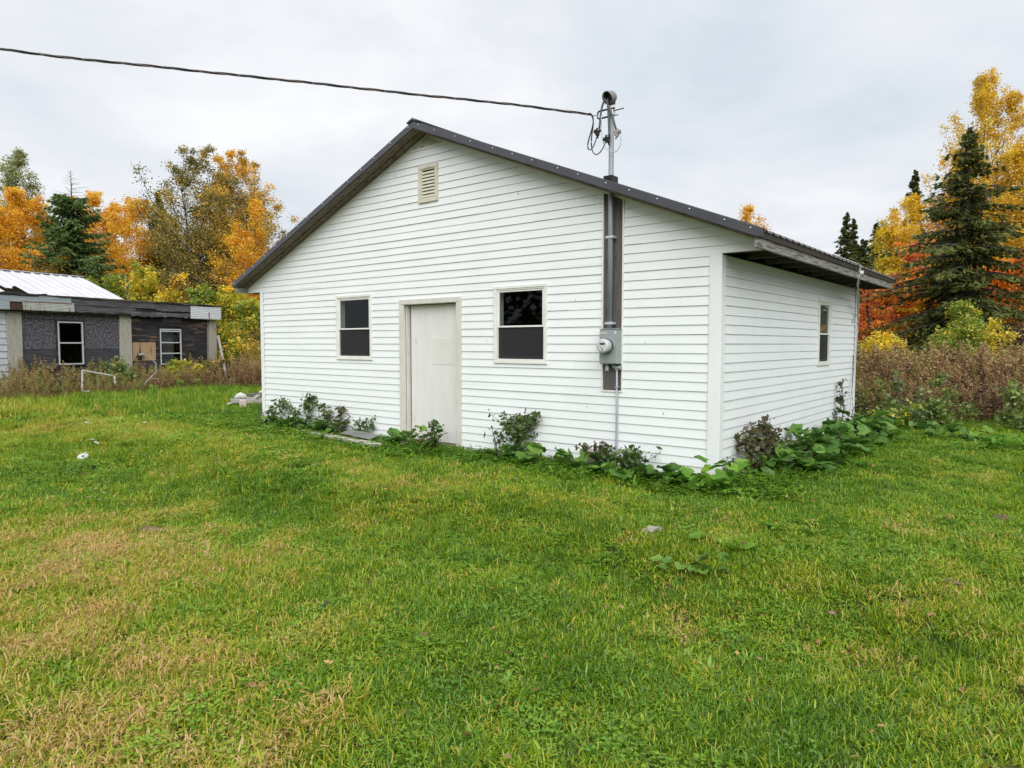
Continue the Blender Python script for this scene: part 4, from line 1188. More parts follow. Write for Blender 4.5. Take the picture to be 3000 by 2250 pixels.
def spruce(name, label, base, H, Rr, seed, needle=NEEDLE, group=None, cb=0.04, dens=1.0, bare_top=0.0, droop=0.25, bark=BARKD, cat='tree', nscale=1.0, pw=0.85, irregular=0.25):
    """a conifer: whorls of drooping boughs, each hung with needle sprays"""
    rng = np.random.default_rng(seed)
    root = empty(name, base, label=label, cat=cat, group=group)
    mb = MB(); tr = 0.012 * H + 0.03
    mb.tube([(0, 0, -0.1), (0, 0, H * 0.5), (0, 0, H)], [tr, tr * 0.55, 0.008], 7)
    quads, vals = [], []
    nb = int(16 * H * dens + 30)
    for b in range(nb):
        f = cb + (1 - cb) * (b + rng.random()) / nb
        z = H * f
        L = Rr * (1 - f) ** pw * (1 + irregular * rng.normal()) + 0.06
        if L < 0.05: L = 0.05
        if f < cb + 0.12: L *= 0.75
        a = rng.random() * 2 * np.pi
        da = np.array([math.cos(a), math.sin(a)])
        rise = 0.55 * (f - 0.45)                        # upper boughs climb, lower ones hang
        n = max(3, int(L / 0.16))
        s = (np.arange(n) + 0.5) / n
        pos = np.zeros((n, 3))
        pos[:, :2] = da[None] * (L * s)[:, None]
        pos[:, 2] = z + L * (rise * s - droop * s ** 2 * 1.2 + 0.16 * s ** 4)
        bare = f > 1 - bare_top
        mb.tube([(0, 0, z), tuple(pos[n // 2]), tuple(pos[-1])], [max(0.006, 0.014 * L), max(0.004, 0.008 * L), 0.003], 4, cap=False)
        if bare: continue
        per = 10
        side = np.array([-da[1], da[0], 0.0])
        C = np.repeat(pos, per, 0); sf = np.repeat(s, per)
        wdt = L * 0.32 * (1.05 - sf) + min(0.05, 0.12 * L)
        lat = rng.uniform(-1, 1, len(C))
        C = C + side[None] * (lat * wdt)[:, None]
        C[:, 2] += -np.abs(lat) * wdt * 0.25 - rng.random(len(C)) * 0.10
        ax = np.stack([da[0] * 0.7 + side[0] * np.sign(lat) * 0.7, da[1] * 0.7 + side[1] * np.sign(lat) * 0.7, -0.32 + 0.25 * rng.normal(size=len(C))], 1)
        ax += 0.25 * rng.normal(size=ax.shape); ax /= np.linalg.norm(ax, axis=1, keepdims=True)
        bx = np.cross(ax, rand_dirs(rng, len(C))); bx /= np.linalg.norm(bx, axis=1, keepdims=True) + 1e-9
        le = (0.145 * nscale * min(1.0, 0.35 + L * 0.9) * rng.uniform(0.6, 1.4, len(C)))[:, None]; wi = (0.030 * nscale * rng.uniform(0.7, 1.4, len(C)))[:, None]
        quads.append(np.stack([C - ax * le * 0.6, C + bx * wi, C + ax * le, C - bx * wi], 1))
        vals.append(np.clip(0.22 + 0.45 * sf + rng.normal(0, 0.16, len(C)) + 0.1 * rng.normal(), 0, 1))
    # leader
    n = 12
    zz = H * (1 - 0.10 * rng.random(n)) if not bare_top else np.zeros(0)
    if len(zz):
        C = np.stack([rng.normal(size=n) * 0.03, rng.normal(size=n) * 0.03, zz], 1)
        quads.append(leaf_quads(rng, C, 0.16 * nscale, 0.3, up_bias=-0.8)); vals.append(np.full(n, 0.4))
    mb.build('trunk', bark, root, True)
    q = quads_object('foliage', np.concatenate(quads), np.concatenate(vals), needle, root)
    q['kind'] = 'stuff'
    return root


def tree_at(px, py_top, Y):
    """base on the ground and height of something at distance Y whose top is seen at the pixel"""
    p = at(px, py_top, Y)
    g = gz(p.x, p.y)
    return Vector((p.x, p.y, g)), p.z - g


G_L, G_R = 'trees behind the derelict building', 'trees at the right edge of the yard'


def T(px, top, Y): return tree_at(px, top, Y)


# left wood, from far to near
b, H = T(45, 440, 40); leafy('poplar_tree', 'tall thin pale green poplar, the leftmost and highest at the far left', 'tree', b, H, 2.8, 0.12, 'aspen', PALEGR, 300, 28, 0.20, BARK, 11, G_L, 0.16, spread=0.9, gap=0.42)
b, H = T(-60, 480, 40); leafy('poplar_tree', 'pale green poplar cut by the left edge of the picture', 'tree', b, H, 2.6, 0.12, 'aspen', PALEGR, 170, 28, 0.20, BARK, 12, G_L, 0.15, spread=0.9)
b, H = T(62, 552, 36); leafy('orange_tree', 'bright orange tree on the far left in front of the pale poplar', 'tree', b, H, 2.6, 0.06, 'oval', ORANGE, 330, 42, 0.19, BARKD, 13, G_L, 0.14, spread=0.85, vary=0.25, gap=0.36)
b, H = T(-45, 600, 36); leafy('orange_tree', 'orange tree running out of the left edge of the picture', 'tree', b, H, 2.2, 0.06, 'oval', ORANGE, 160, 36, 0.19, BARKD, 14, G_L, 0.12, spread=0.85)
b, H = T(207, 500, 33); spruce('larch_tree', 'dark green conifer with a bare spiky top among the orange trees', b, H, 2.7, 15, NEEDLE2, G_L, dens=1.9, bare_top=0.13, nscale=1.25, pw=0.70, droop=0.12)
b, H = T(283, 556, 39); leafy('birch_tree', 'orange birch just right of the spiky dark conifer', 'tree', b, H, 1.7, 0.25, 'oval', ORANGE, 170, 38, 0.18, BIRCH, 16, G_L, 0.11, spread=0.75)
b, H = T(335, 590, 40); leafy('birch_tree', 'orange birch between the conifer and the dark narrow spruce, lower than its neighbours', 'tree', b, H, 1.5, 0.25, 'oval', ORANGE, 130, 36, 0.18, BIRCH, 17, G_L, 0.10, spread=0.7)
b, H = T(397, 572, 37); leafy('birch_tree', 'orange birch with a bare lower trunk left of the dark narrow spruce', 'tree', b, H, 1.55, 0.38, 'round', ORANGE, 170, 38, 0.18, BARK, 18, G_L, 0.10, spread=0.7)
b, H = T(462, 560, 38); spruce('spruce_tree', 'dark narrow spruce left of the tall olive brown birch', b, H, 1.9, 19, NEEDLE, G_L, dens=1.3, nscale=1.35, droop=0.2)
ob_ = lambda x, y, z: 0.30 * sstep(0.3, 2.2, x) - 0.04
b, H = T(575, 428, 35); leafy('birch_tree', 'tallest tree left of the house, olive brown birch with thin gappy crown', 'tree', b, H, 3.2, 0.16, 'oval', OLIVE, 520, 46, 0.165, BARKD, 20, G_L, 0.17, stems=2, spread=0.85, vbias=ob_, vary=0.26, gap=0.33)
b, H = T(688, 445, 37); leafy('birch_tree', 'tall orange birch with white stems beside the left slope of the roof', 'tree', b, H, 2.5, 0.12, 'oval', OLIVE, 430, 44, 0.165, BIRCH, 21, G_L, 0.13, stems=3, spread=0.72, vbias=lambda x, y, z: 0.26 + 0.16 * np.sin(z * 1.3 + x), vary=0.30, gap=0.34)
b, H = T(735, 585, 33); leafy('birch_tree', 'lower orange birch tucked against the left eave of the house', 'tree', b, H, 1.6, 0.10, 'oval', ORANGE, 200, 36, 0.16, BARK, 22, G_L, 0.09, spread=0.65, vbias=lambda x, y, z: -0.05 + 0 * x)
b, H = T(650, 600, 39); spruce('spruce_tree', 'dark spruce showing through behind the orange birch with white stems', b, H, 2.4, 23, NEEDLE, G_L, dens=1.1, nscale=1.4)
b, H = T(822, 668, 36); leafy('thin_birch_tree', 'few brown leaves of a treetop just above the left roof slope', 'tree', b, H, 1.0, 0.3, 'oval', OLIVE, 60, 16, 0.15, BARK, 24, G_L, 0.07, spread=0.6)
b, H = T(520, 640, 40); leafy('birch_tree', 'olive tree filling the gap between the dark narrow spruce and the tall birch', 'tree', b, H, 2.0, 0.1, 'oval', OLIVE, 260, 40, 0.17, BARK, 25, G_L, 0.10, spread=0.8)
b, H = T(250, 640, 41); leafy('birch_tree', 'olive and yellow tree showing low behind the spiky conifer', 'tree', b, H, 2.3, 0.05, 'oval', OLIVE, 260, 40, 0.18, BARK, 26, G_L, 0.10, spread=0.8, vbias=lambda x, y, z: 0.1 + 0 * x)
b, H = T(130, 620, 41); leafy('birch_tree', 'dark green leafy tree between the far left orange tree and the spiky conifer', 'tree', b, H, 2.2, 0.05, 'oval', GREENL, 230, 40, 0.18, BARK, 27, G_L, 0.10, spread=0.8)
# shrubs near the old building
SH = 'autumn shrubs round the derelict building'
b, H = T(420, 770, 30); leafy('tall_shrub', 'large yellow shrub rising above the middle of the derelict roof', 'shrub', b, H, 2.2, 0.05, 'round', YGREEN, 210, 40, 0.15, BARK, 31, SH, 0.05, stems=4, spread=0.6, vbias=lambda x, y, z: 0.18 + 0 * x)
b, H = T(345, 800, 31); leafy('tall_shrub', 'yellow green shrub at the right end of the white roof', 'shrub', b, H, 1.7, 0.05, 'round', YGREEN, 170, 36, 0.15, BARK, 32, SH, 0.05, stems=4, spread=0.6, vbias=lambda x, y, z: -0.15 + 0 * x)
b, H = T(510, 800, 31); leafy('tall_shrub', 'orange leaved shrub over the right part of the derelict roof', 'shrub', b, H, 1.8, 0.05, 'round', OLIVE, 170, 36, 0.15, BARK, 33, SH, 0.05, stems=4, spread=0.6, vbias=lambda x, y, z: 0.15 + 0 * x)
b, H = T(602, 838, 28); leafy('tall_shrub', 'bright green shrub behind the tin covered corner of the derelict building', 'shrub', b, H, 1.25, 0.03, 'oval', YGREEN, 170, 36, 0.14, BARK, 34, SH, 0.04, stems=4, spread=0.55, vbias=lambda x, y, z: -0.22 + 0 * x)
b, H = T(682, 835, 28.5); leafy('tall_shrub', 'tall yellow shrub just right of the derelict building', 'shrub', b, H, 1.25, 0.03, 'oval', YGREEN, 220, 40, 0.14, BARK, 35, SH, 0.04, stems=4, spread=0.55, vbias=lambda x, y, z: 0.14 + 0 * x)
b, H = T(748, 870, 26.5); leafy('tall_shrub', 'yellow green shrub against the left corner of the white house', 'shrub', b, H, 1.3, 0.02, 'oval', YGREEN, 230, 40, 0.13, BARK, 36, SH, 0.04, stems=5, spread=0.55, vbias=lambda x, y, z: 0.0 + 0 * x)
b, H = T(728, 985, 26.2); leafy('low_shrub', 'low olive bush under the tall yellow shrubs beside the house', 'shrub', b, H, 0.9, 0.02, 'round', OLIVE, 150, 34, 0.11, BARK, 37, SH, 0.03, stems=5, spread=0.5, vbias=lambda x, y, z: 0.05 + 0 * x)
b, H = T(775, 930, 25.2); leafy('low_shrub', 'orange brown bush partly hidden by the left corner of the house', 'shrub', b, H, 1.2, 0.02, 'round', OLIVE, 150, 34, 0.11, BARK, 38, SH, 0.03, stems=5, spread=0.5, vbias=lambda x, y, z: 0.2 + 0 * x)
b, H = T(150, 740, 32); leafy('tall_shrub', 'dull olive shrub above the left end of the white roof', 'shrub', b, H, 2.2, 0.05, 'round', OLIVE, 170, 34, 0.15, BARK, 39, SH, 0.05, stems=4, spread=0.7)
b, H = T(270, 745, 32); leafy('tall_shrub', 'dark green shrub behind the ridge of the white roof', 'shrub', b, H, 1.8, 0.05, 'round', GREENL, 150, 34, 0.15, BARK, 40, SH, 0.05, stems=4, spread=0.7, vbias=lambda x, y, z: -0.15 + 0 * x)

# right wood
b, H = T(2955, 262, 25.5); leafy('aspen_tree', 'second tallest yellow aspen, between the tallest one and the right edge', 'tree', b, H, 1.6, 0.2, 'aspen', YELLOW, 330, 32, 0.13, BARK, 50, G_R, 0.09, spread=0.5, gap=0.38)
b, H = T(2785, 530, 26.5); leafy('aspen_tree', 'orange yellow aspen against the left side of the big dark spruce', 'tree', b, H, 1.5, 0.2, 'aspen', ORANGE, 260, 32, 0.13, BARK, 49, G_R, 0.09, spread=0.5, gap=0.38)
b, H = T(2843, 372, 18.5); spruce('spruce_tree', 'big dark spruce with a visible grey trunk at the right, the nearest conifer', b, H, 2.75, 51, NEEDLE, G_R, cb=0.10, dens=2.3, nscale=0.85, droop=0.30, bark=BARKD, pw=0.95, irregular=0.40)
b, H = T(2902, 205, 26); leafy('aspen_tree', 'tallest yellow aspen rising behind the big dark spruce', 'tree', b, H, 2.55, 0.14, 'aspen', YELLOW, 560, 32, 0.13, BARK, 52, G_R, 0.11, spread=0.52, gap=0.36, flat=1.2)
b, H = T(2812, 440, 27); leafy('aspen_tree', 'yellow aspen just left of the tip of the big dark spruce', 'tree', b, H, 1.9, 0.15, 'aspen', YELLOW, 380, 34, 0.135, BARK, 53, G_R, 0.10, spread=0.6, vbias=lambda x, y, z: -0.08 + 0 * x)
b, H = T(2995, 415, 24); leafy('aspen_tree', 'yellow aspen cut by the right edge of the picture', 'tree', b, H, 1.7, 0.18, 'aspen', YELLOW, 300, 42, 0.135, BARK, 54, G_R, 0.11, spread=0.62, vbias=lambda x, y, z: -0.04 + 0 * x)
b, H = T(2668, 555, 27); leafy('aspen_tree', 'yellow aspen left of the big dark spruce with white thin trunk', 'tree', b, H, 1.7, 0.12, 'aspen', YELLOW, 340, 40, 0.13, BIRCH, 55, G_R, 0.09, spread=0.55, vbias=lambda x, y, z: 0.05 + 0 * x)
b, H = T(2608, 640, 27.5); leafy('aspen_tree', 'short yellow green aspen nearest to the roof corner', 'tree', b, H, 1.35, 0.15, 'oval', YGREEN, 230, 40, 0.13, BIRCH, 56, G_R, 0.08, spread=0.55, vbias=lambda x, y, z: 0.30 + 0 * x)
b, H = T(2683, 498, 33); spruce('spruce_tree', 'dark pointed spruce peeking over the yellow aspens left of the big spruce', b, H, 1.7, 57, NEEDLE, G_R, dens=1.3, nscale=1.2)
b, H = T(2568, 652, 34); spruce('spruce_tree', 'dark slim spruce just right of the pair above the roof edge', b, H, 1.5, 58, NEEDLE, G_R, dens=1.3, nscale=1.2)
b, H = T(2481, 622, 38); spruce('spruce_tree', 'taller spruce of the pair standing above the right roof edge', b, H, 1.45, 59, NEEDLE, G_R, dens=1.5, nscale=1.2, droop=0.12)
b, H = T(2503, 640, 38.5); spruce('spruce_tree', 'shorter spruce of the pair standing above the right roof edge', b, H, 1.2, 60, NEEDLE, G_R, dens=1.5, nscale=1.2, droop=0.12)
b, H = T(2196, 603, 27); leafy('thin_birch_tree', 'lone yellow treetop peeking over the right roof slope', 'tree', b, H, 0.85, 0.55, 'oval', ORANGE, 85, 20, 0.13, BARK, 61, G_R, 0.07, spread=0.5, vbias=lambda x, y, z: 0.05 + 0 * x)
b, H = T(2715, 690, 22.5); leafy('maple_tree', 'red orange maple left of the big spruce trunk', 'tree', b, H, 1.55, 0.25, 'round', RED, 150, 36, 0.13, BARKD, 62, G_R, 0.09, spread=0.5, flat=0.35, vary=0.5, gap=0.45)
b, H = T(2590, 850, 20.5); leafy('maple_tree', 'orange maple branch spread low beyond the far corner of the house', 'tree', b, H, 1.25, 0.28, 'round', RED, 130, 36, 0.12, BARKD, 63, G_R, 0.08, spread=0.45, flat=0.3, vary=0.5, gap=0.45, vbias=lambda x, y, z: 0.22 + 0 * x)
b, H = T(2700, 880, 20); leafy('maple_tree', 'golden orange young maple under the big spruce', 'tree', b, H, 1.1, 0.15, 'round', ORANGE, 180, 38, 0.12, BARKD, 64, G_R, 0.06, spread=0.5, flat=0.45)
b, H = T(2975, 760, 21); leafy('maple_tree', 'orange maple at the right edge below the yellow aspens', 'tree', b, H, 1.6, 0.15, 'round', RED, 240, 40, 0.13, BARKD, 65, G_R, 0.08, spread=0.6, vbias=lambda x, y, z: 0.25 + 0 * x)
b, H = T(2905, 780, 23); leafy('maple_tree', 'golden maple behind the trunk of the big spruce on its right', 'tree', b, H, 1.5, 0.2, 'round', ORANGE, 200, 38, 0.13, BARKD, 66, G_R, 0.07, spread=0.6)
RS = 'shrubs under the trees on the right'
b, H = T(2815, 878, 16.2); leafy('green_shrub', 'light green pointed shrub in front of the big spruce trunk', 'shrub', b, H, 0.85, 0.12, 'aspen', YGREEN, 230, 40, 0.085, BARK, 71, RS, 0.03, stems=3, spread=0.42, vbias=lambda x, y, z: -0.18 + 0 * x)
b, H = T(2590, 962, 16.5); leafy('yellow_shrub', 'small yellow leaved shrub among the dark trunks beyond the house corner', 'shrub', b, H, 0.65, 0.2, 'round', YGREEN, 130, 34, 0.09, BARK, 72, RS, 0.025, stems=3, spread=0.4, vbias=lambda x, y, z: 0.32 + 0 * x)
b, H = T(2902, 935, 16.3); leafy('yellow_sapling', 'thin yellow sapling right of the light green shrub', 'shrub', b, H, 0.5, 0.3, 'oval', YGREEN, 80, 26, 0.085, BARK, 73, RS, 0.02, spread=0.4, vbias=lambda x, y, z: 0.35 + 0 * x)
b, H = T(2980, 955, 17); leafy('brown_shrub', 'brown leaved bush at the right edge above the dry weeds', 'shrub', b, H, 1.1, 0.1, 'round', BROWNL, 170, 36, 0.10, BARKD, 74, RS, 0.03, stems=4, spread=0.5)
b, H = T(2530, 700, 24); spruce('spruce_tree', 'dark spruce in the shade just beyond the far corner of the house', b, H, 1.7, 75, NEEDLE, G_R, dens=1.3, nscale=1.2)
b, H = T(2760, 930, 21); spruce('spruce_sapling', 'small dark spruce left of the light green shrub', b, H, 1.3, 76, NEEDLE, G_R, dens=2.6)
b, H = T(2548, 800, 20); leafy('bare_tree', 'dark bare trunk beyond the far corner of the house', 'tree', b, H, 0.6, 0.5, 'oval', RED, 40, 22, 0.12, BARKD, 77, G_R, 0.11, spread=0.5)
b, H = T(3130, 520, 22); leafy('aspen_tree', 'orange aspen just outside the right edge', 'tree', b, H, 1.8, 0.15, 'aspen', ORANGE, 200, 36, 0.14, BARK, 78, G_R, 0.1, spread=0.6)
b, H = T(3060, 640, 20); spruce('spruce_tree', 'dark spruce standing just past the right edge', b, H, 1.6, 79, NEEDLE, G_R, dens=1.4)


def far_woods():
    """the dim mass of wood behind the near trees, read as one"""
    rng = np.random.default_rng(99)
    n = 74000
    x = rng.uniform(-70, 62, n)
    y = rng.uniform(0, 1, n) ** 1.3 * 16 + 46 - 0.004 * x ** 2 * 0
    hm = 3.0 + 3.6 * fbm(x * 0.16, y * 0.1, 5, 3)
    z = hm * rng.random(n) ** 1.2
    nb_ = 22000                                           # the same woods close the clearing behind and to the left of the camera
    a_ = rng.uniform(2.2, 5.0, nb_); d_ = rng.uniform(30, 34, nb_)
    x[:nb_] = np.sin(a_) * d_; y[:nb_] = np.cos(a_) * d_; z[:nb_] = (6.5 + 5.0 * fbm(a_ * 5, d_ * 0, 5, 3)[:nb_]) * rng.random(nb_)
    # none straight behind the house, where the ridge meets open sky
    C = np.stack([x, y, z], 1)
    v = 0.5 * fbm(x * 0.35 + 9, z * 0.5, 8, 3) + rng.normal(0, 0.16, n) + 0.1
    m = leaf_mat('far_wood_leaves', [(0.0, (0.026, 0.034, 0.019)), (0.4, (0.065, 0.072, 0.026)), (0.65, (0.169, 0.117, 0.030)), (0.9, (0.416, 0.221, 0.030)), (1.0, (0.546, 0.286, 0.036))], 0.2)
    o = quads_object('far_woods', leaf_quads(rng, C, 0.55, 0.6), np.clip(v, 0, 1), m)
    tag(o, 'dim mixed woods filling in behind the nearer trees', kind='stuff')


far_woods()


def undergrowth():
    """dark brush at the foot of the woods"""
    rng = np.random.default_rng(98)
    Cs, Vs = [], []
    for (x0, x1, y0, y1, h0, n) in ((-36, -5, 28, 36, 2.0, 17000), (7.6, 20, 17, 27, 1.5, 15000)):
        x = rng.uniform(x0, x1, n); y = rng.uniform(y0, y1, n)
        z = h0 * (0.35 + 1.0 * fbm(x * 0.7, y * 0.7, 6, 3)) * rng.random(n)
        Cs.append(np.stack([x, y, z], 1)); Vs.append(0.6 * fbm(x * 0.9, y * 0.9 + z, 12, 3) + rng.normal(0, 0.18, n) + 0.05)
    m = leaf_mat('undergrowth_leaves', [(0.0, (0.029, 0.026, 0.017)), (0.35, (0.072, 0.065, 0.026)), (0.6, (0.143, 0.098, 0.036)), (0.85, (0.338, 0.169, 0.036)), (1.0, (0.520, 0.286, 0.042))], 0.25)
    o = quads_object('undergrowth', leaf_quads(rng, np.concatenate(Cs), 0.20, 0.55), np.clip(np.concatenate(Vs), 0, 1), m)
    tag(o, 'dark tangled brush at the foot of the woods', kind='stuff')


undergrowth()

# ------------------------------------------------------------------ scattering (for what nobody could count)
def scatter(name, label, protos, P, rot, scl, dry=None, seed=0):
    """one object that draws small clumps of the prototypes (unlinked meshes) at the given points"""
    n = len(P)
    me = bpy.data.meshes.new(name)
    me.vertices.add(n); me.vertices.foreach_set('co', np.ascontiguousarray(P, np.float32).ravel())
    a = me.attributes.new('rot', 'FLOAT_VECTOR', 'POINT'); a.data.foreach_set('vector', np.ascontiguousarray(rot, np.float32).ravel())
    a = me.attributes.new('scl', 'FLOAT', 'POINT'); a.data.foreach_set('value', np.asarray(scl, np.float32))
    a = me.attributes.new('dry', 'FLOAT', 'POINT'); a.data.foreach_set('value', np.asarray(dry if dry is not None else np.zeros(n), np.float32))
    me.update()
    o = bpy.data.objects.new(name, me); col.objects.link(o)
    ng = bpy.data.node_groups.new(name + '_nodes', 'GeometryNodeTree')
    ng.interface.new_socket('Geometry', in_out='INPUT', socket_type='NodeSocketGeometry')
    ng.interface.new_socket('Geometry', in_out='OUTPUT', socket_type='NodeSocketGeometry')
    N, L = ng.nodes.new, ng.links.new
    gi, go = N('NodeGroupInput'), N('NodeGroupOutput')
    join = N('GeometryNodeJoinGeometry')
    for p in protos:
        oi = N('GeometryNodeObjectInfo'); oi.inputs['Object'].default_value = p
        g2i = N('GeometryNodeGeometryToInstance'); L(oi.outputs['Geometry'], g2i.inputs[0]); L(g2i.outputs[0], join.inputs[0])
    iop = N('GeometryNodeInstanceOnPoints')
    L(gi.outputs[0], iop.inputs['Points']); L(join.outputs[0], iop.inputs['Instance'])
    iop.inputs['Pick Instance'].default_value = True
    rv = N('FunctionNodeRandomValue'); rv.data_type = 'INT'
    rv.inputs[4].default_value = 0; rv.inputs[5].default_value = len(protos) - 1; rv.inputs['Seed'].default_value = seed
    L(rv.outputs[2], iop.inputs['Instance Index'])
    na = N('GeometryNodeInputNamedAttribute'); na.data_type = 'FLOAT_VECTOR'; na.inputs[0].default_value = 'rot'
    e2r = N('FunctionNodeEulerToRotation'); L(na.outputs[0], e2r.inputs[0]); L(e2r.outputs[0], iop.inputs['Rotation'])
    ns = N('GeometryNodeInputNamedAttribute'); ns.data_type = 'FLOAT'; ns.inputs[0].default_value = 'scl'
    L(ns.outputs[0], iop.inputs['Scale'])
    L(iop.outputs[0], go.inputs[0])
    md = o.modifiers.new('scatter', 'NODES'); md.node_group = ng
    return tag(o, label, kind='stuff')


def blade_strips(rng, n, rad, lmin, lmax, wid, lean, C=None):
    """curved grass blades: three-quad strips returned as quads"""
    if C is None:
        r = rad * np.sqrt(rng.random(n)); a = rng.random(n) * 6.283
        C = np.stack([r * np.cos(a), r * np.sin(a), np.full(n, -0.008)], 1)
    L = rng.uniform(lmin, lmax, n)
    d = rng.random(n) * 6.283
    D = np.stack([np.cos(d), np.sin(d), np.zeros(n)], 1)
    S = np.stack([-np.sin(d), np.cos(d), np.zeros(n)], 1)
    ln = np.clip(lean + 0.45 * rng.normal(size=n), 0.05, 1.9)
    w = wid * rng.uniform(0.7, 1.3, n)
    pts = [C]; th = ln * 0.45
    for k in range(3):
        th = ln * (0.45 + 0.45 * k)
        pts.append(pts[-1] + (D * np.sin(th)[:, None] + np.array([0, 0, 1.0]) * np.cos(th)[:, None]) * (L / 3)[:, None])
    ws = [0.8, 1.0, 0.75, 0.12]
    Q = []
    for k in range(3):
        Q.append(np.stack([pts[k] - S * (w * ws[k] / 2)[:, None], pts[k] + S * (w * ws[k] / 2)[:, None], pts[k + 1] + S * (w * ws[k + 1] / 2)[:, None], pts[k + 1] - S * (w * ws[k + 1] / 2)[:, None]], 1))
    v = np.clip(rng.normal(0.0, 0.19, n), -0.4, 0.55)
    return np.concatenate(Q), np.concatenate([v, v, v])


GRASS = leaf_mat('lawn_grass', [(0.0, (0.085, 0.20, 0.008)), (0.20, (0.195, 0.345, 0.009)), (0.42, (0.36, 0.44, 0.018)), (0.60, (0.50, 0.43, 0.05)), (0.80, (0.58, 0.38, 0.12)), (1.0, (0.64, 0.43, 0.21))], 0.32, instancer='dry', gloss=0.04, rough=0.45)
BROADL = leaf_mat('lawn_weed_leaves', [(0.0, (0.09, 0.20, 0.012)), (0.3, (0.165, 0.33, 0.018)), (0.6, (0.29, 0.42, 0.03)), (1.0, (0.42, 0.40, 0.06))], 0.28, instancer='dry', gloss=0.05, rough=0.45)


def grass_protos():
    out = []
    for k in range(6):
        rng = np.random.default_rng(200 + k)
        Q, v = blade_strips(rng, 54, 0.10, 0.022, 0.066, 0.0056, 1.05)
        out.append(quads_object('grass_tuft', Q, v + 0.0, GRASS, 'unlinked'))
    return out


def long_protos():
    out = []
    for k in range(4):
        rng = np.random.default_rng(230 + k)
        Q, v = blade_strips(rng, 40, 0.09, 0.09, 0.22, 0.0065, 0.6)
        out.append(quads_object('long_grass_tuft', Q, v, GRASS, 'unlinked'))
    return out


def lancet(rng, C, d, L, w, tilt, curl=0.5):
    """broad leaves as four-quad strips from the point C outwards along d"""
    D = np.stack([np.cos(d), np.sin(d), np.zeros(len(d))], 1); S = np.stack([-np.sin(d), np.cos(d), np.zeros(len(d))], 1)
    pts = [C]
    for k in range(4):
        th = tilt - curl * k / 3
        pts.append(pts[-1] + (D * np.cos(th)[:, None] + np.array([0, 0, 1.0]) * np.sin(th)[:, None]) * (L / 4)[:, None])
    ws = [0.25, 0.8, 1.0, 0.75, 0.08]
    Q = [np.stack([pts[k] - S * (w * ws[k] / 2)[:, None], pts[k] + S * (w * ws[k] / 2)[:, None], pts[k + 1] + S * (w * ws[k + 1] / 2)[:, None], pts[k + 1] - S * (w * ws[k + 1] / 2)[:, None]], 1) for k in range(4)]
    return np.concatenate(Q)


def weed_protos():
    out = []
    for k in range(4):                                   # dandelion and plantain rosettes
        rng = np.random.default_rng(260 + k)
        n = rng.integers(7, 12)
        d = np.arange(n) * 2.4 + rng.random(n) * 0.6
        Q = lancet(rng, np.zeros((n, 3)), d, rng.uniform(0.04, 0.09, n), rng.uniform(0.011, 0.020, n), rng.uniform(0.25, 0.9, n))
        out.append(quads_object('rosette', Q, np.tile(np.clip(rng.normal(0.05, 0.12, n), -0.2, 0.4), 4), BROADL, 'unlinked'))
    for k in range(3):                                   # clover and creeping leaves
        rng = np.random.default_rng(280 + k)
        n = 34
        r = 0.10 * np.sqrt(rng.random(n)); a = rng.random(n) * 6.283
        c = np.stack([r * np.cos(a), r * np.sin(a), rng.uniform(0.015, 0.055, n)], 1)
        C = np.repeat(c, 3, 0); d = np.tile([0, 2.1, 4.2], n) + np.repeat(rng.random(n) * 6.28, 3)
        Q = lancet(rng, C, d, np.full(n * 3, 0.0125), np.full(n * 3, 0.011), np.repeat(rng.uniform(-0.3, 0.5, n), 3), 0.2)
        out.append(quads_object('clover_patch', Q, np.tile(np.repeat(rng.normal(-0.02, 0.1, n), 3), 4), BROADL, 'unlinked'))
    return out


def dryness(x, y):
    """how straw-coloured the turf is: browner at the near left, yellower where mown on the far left, greener on the right"""
    n = fbm(x * 0.8 + 3, y * 0.8, 21, 4) - 0.5
    n2 = fbm(x * 3.1, y * 3.1 + 7, 25, 3) - 0.5
    d = 0.155 + 0.42 * n + 0.46 * n2
    d = d + 0.34 * sstep(0.6, -2.3, x + 0.18 * (y - 3)) * sstep(8.2, 4.6, y)      # near left
    d = d + 0.10 * sstep(-2.5, -5.0, x) * sstep(7.5, 10, y)                        # mown far left
    d = d + 0.17 * np.exp(-((y - 12.6) / 0.9) ** 2) * sstep(-3, -6, x)
    d = d - 0.10 * sstep(0.8, 2.8, x) * sstep(3.0, 4.5, y)                          # right
    t, u = house_tu(x, y); o = np.maximum(-u, -t)
    d = d - 0.16 * sstep(1.1, 0.2, o) + 0.14 * np.exp(-((o - 2.0 - n) / 0.7) ** 2)
    return np.clip(d, -0.05, 0.92)


def field(rng, n, y0, y1, slope=0.80, margin=2.4):
    """points spread evenly over the wedge of ground in front of the camera between two distances"""
    y = np.sqrt(rng.uniform(y0 ** 2, y1 ** 2, n))
    x = rng.uniform(-1, 1, n) * (slope * y + margin)
    t, u = house_tu(x, y)
    ok = ~((t > -0.03) & (t < W + 0.03) & (u > -0.03) & (u < Dp + 0.03))
    q = np.stack([x - OBQ.x, y - OBQ.y], 1)
    s_ = q[:, 0] * Dv.x + q[:, 1] * Dv.y; o_ = q[:, 0] * Iv.x + q[:, 1] * Iv.y
    ok &= ~((o_ > -0.1) & (s_ < S1 + 0.1))
    return x[ok], y[ok]


def put(name, label, protos, rng, x, y, s0, s1, seed, dry_add=0.0, tilt=0.12):
    n = len(x)
    P = np.stack([x, y, gz(x, y)], 1)
    rot = np.stack([rng.normal(0, tilt, n), rng.normal(0, tilt, n), rng.random(n) * 6.283], 1)
    return scatter(name, label, protos, P, rot, rng.uniform(s0, s1, n), dryness(x, y) + rng.normal(0, 0.11, n) + dry_add, seed)


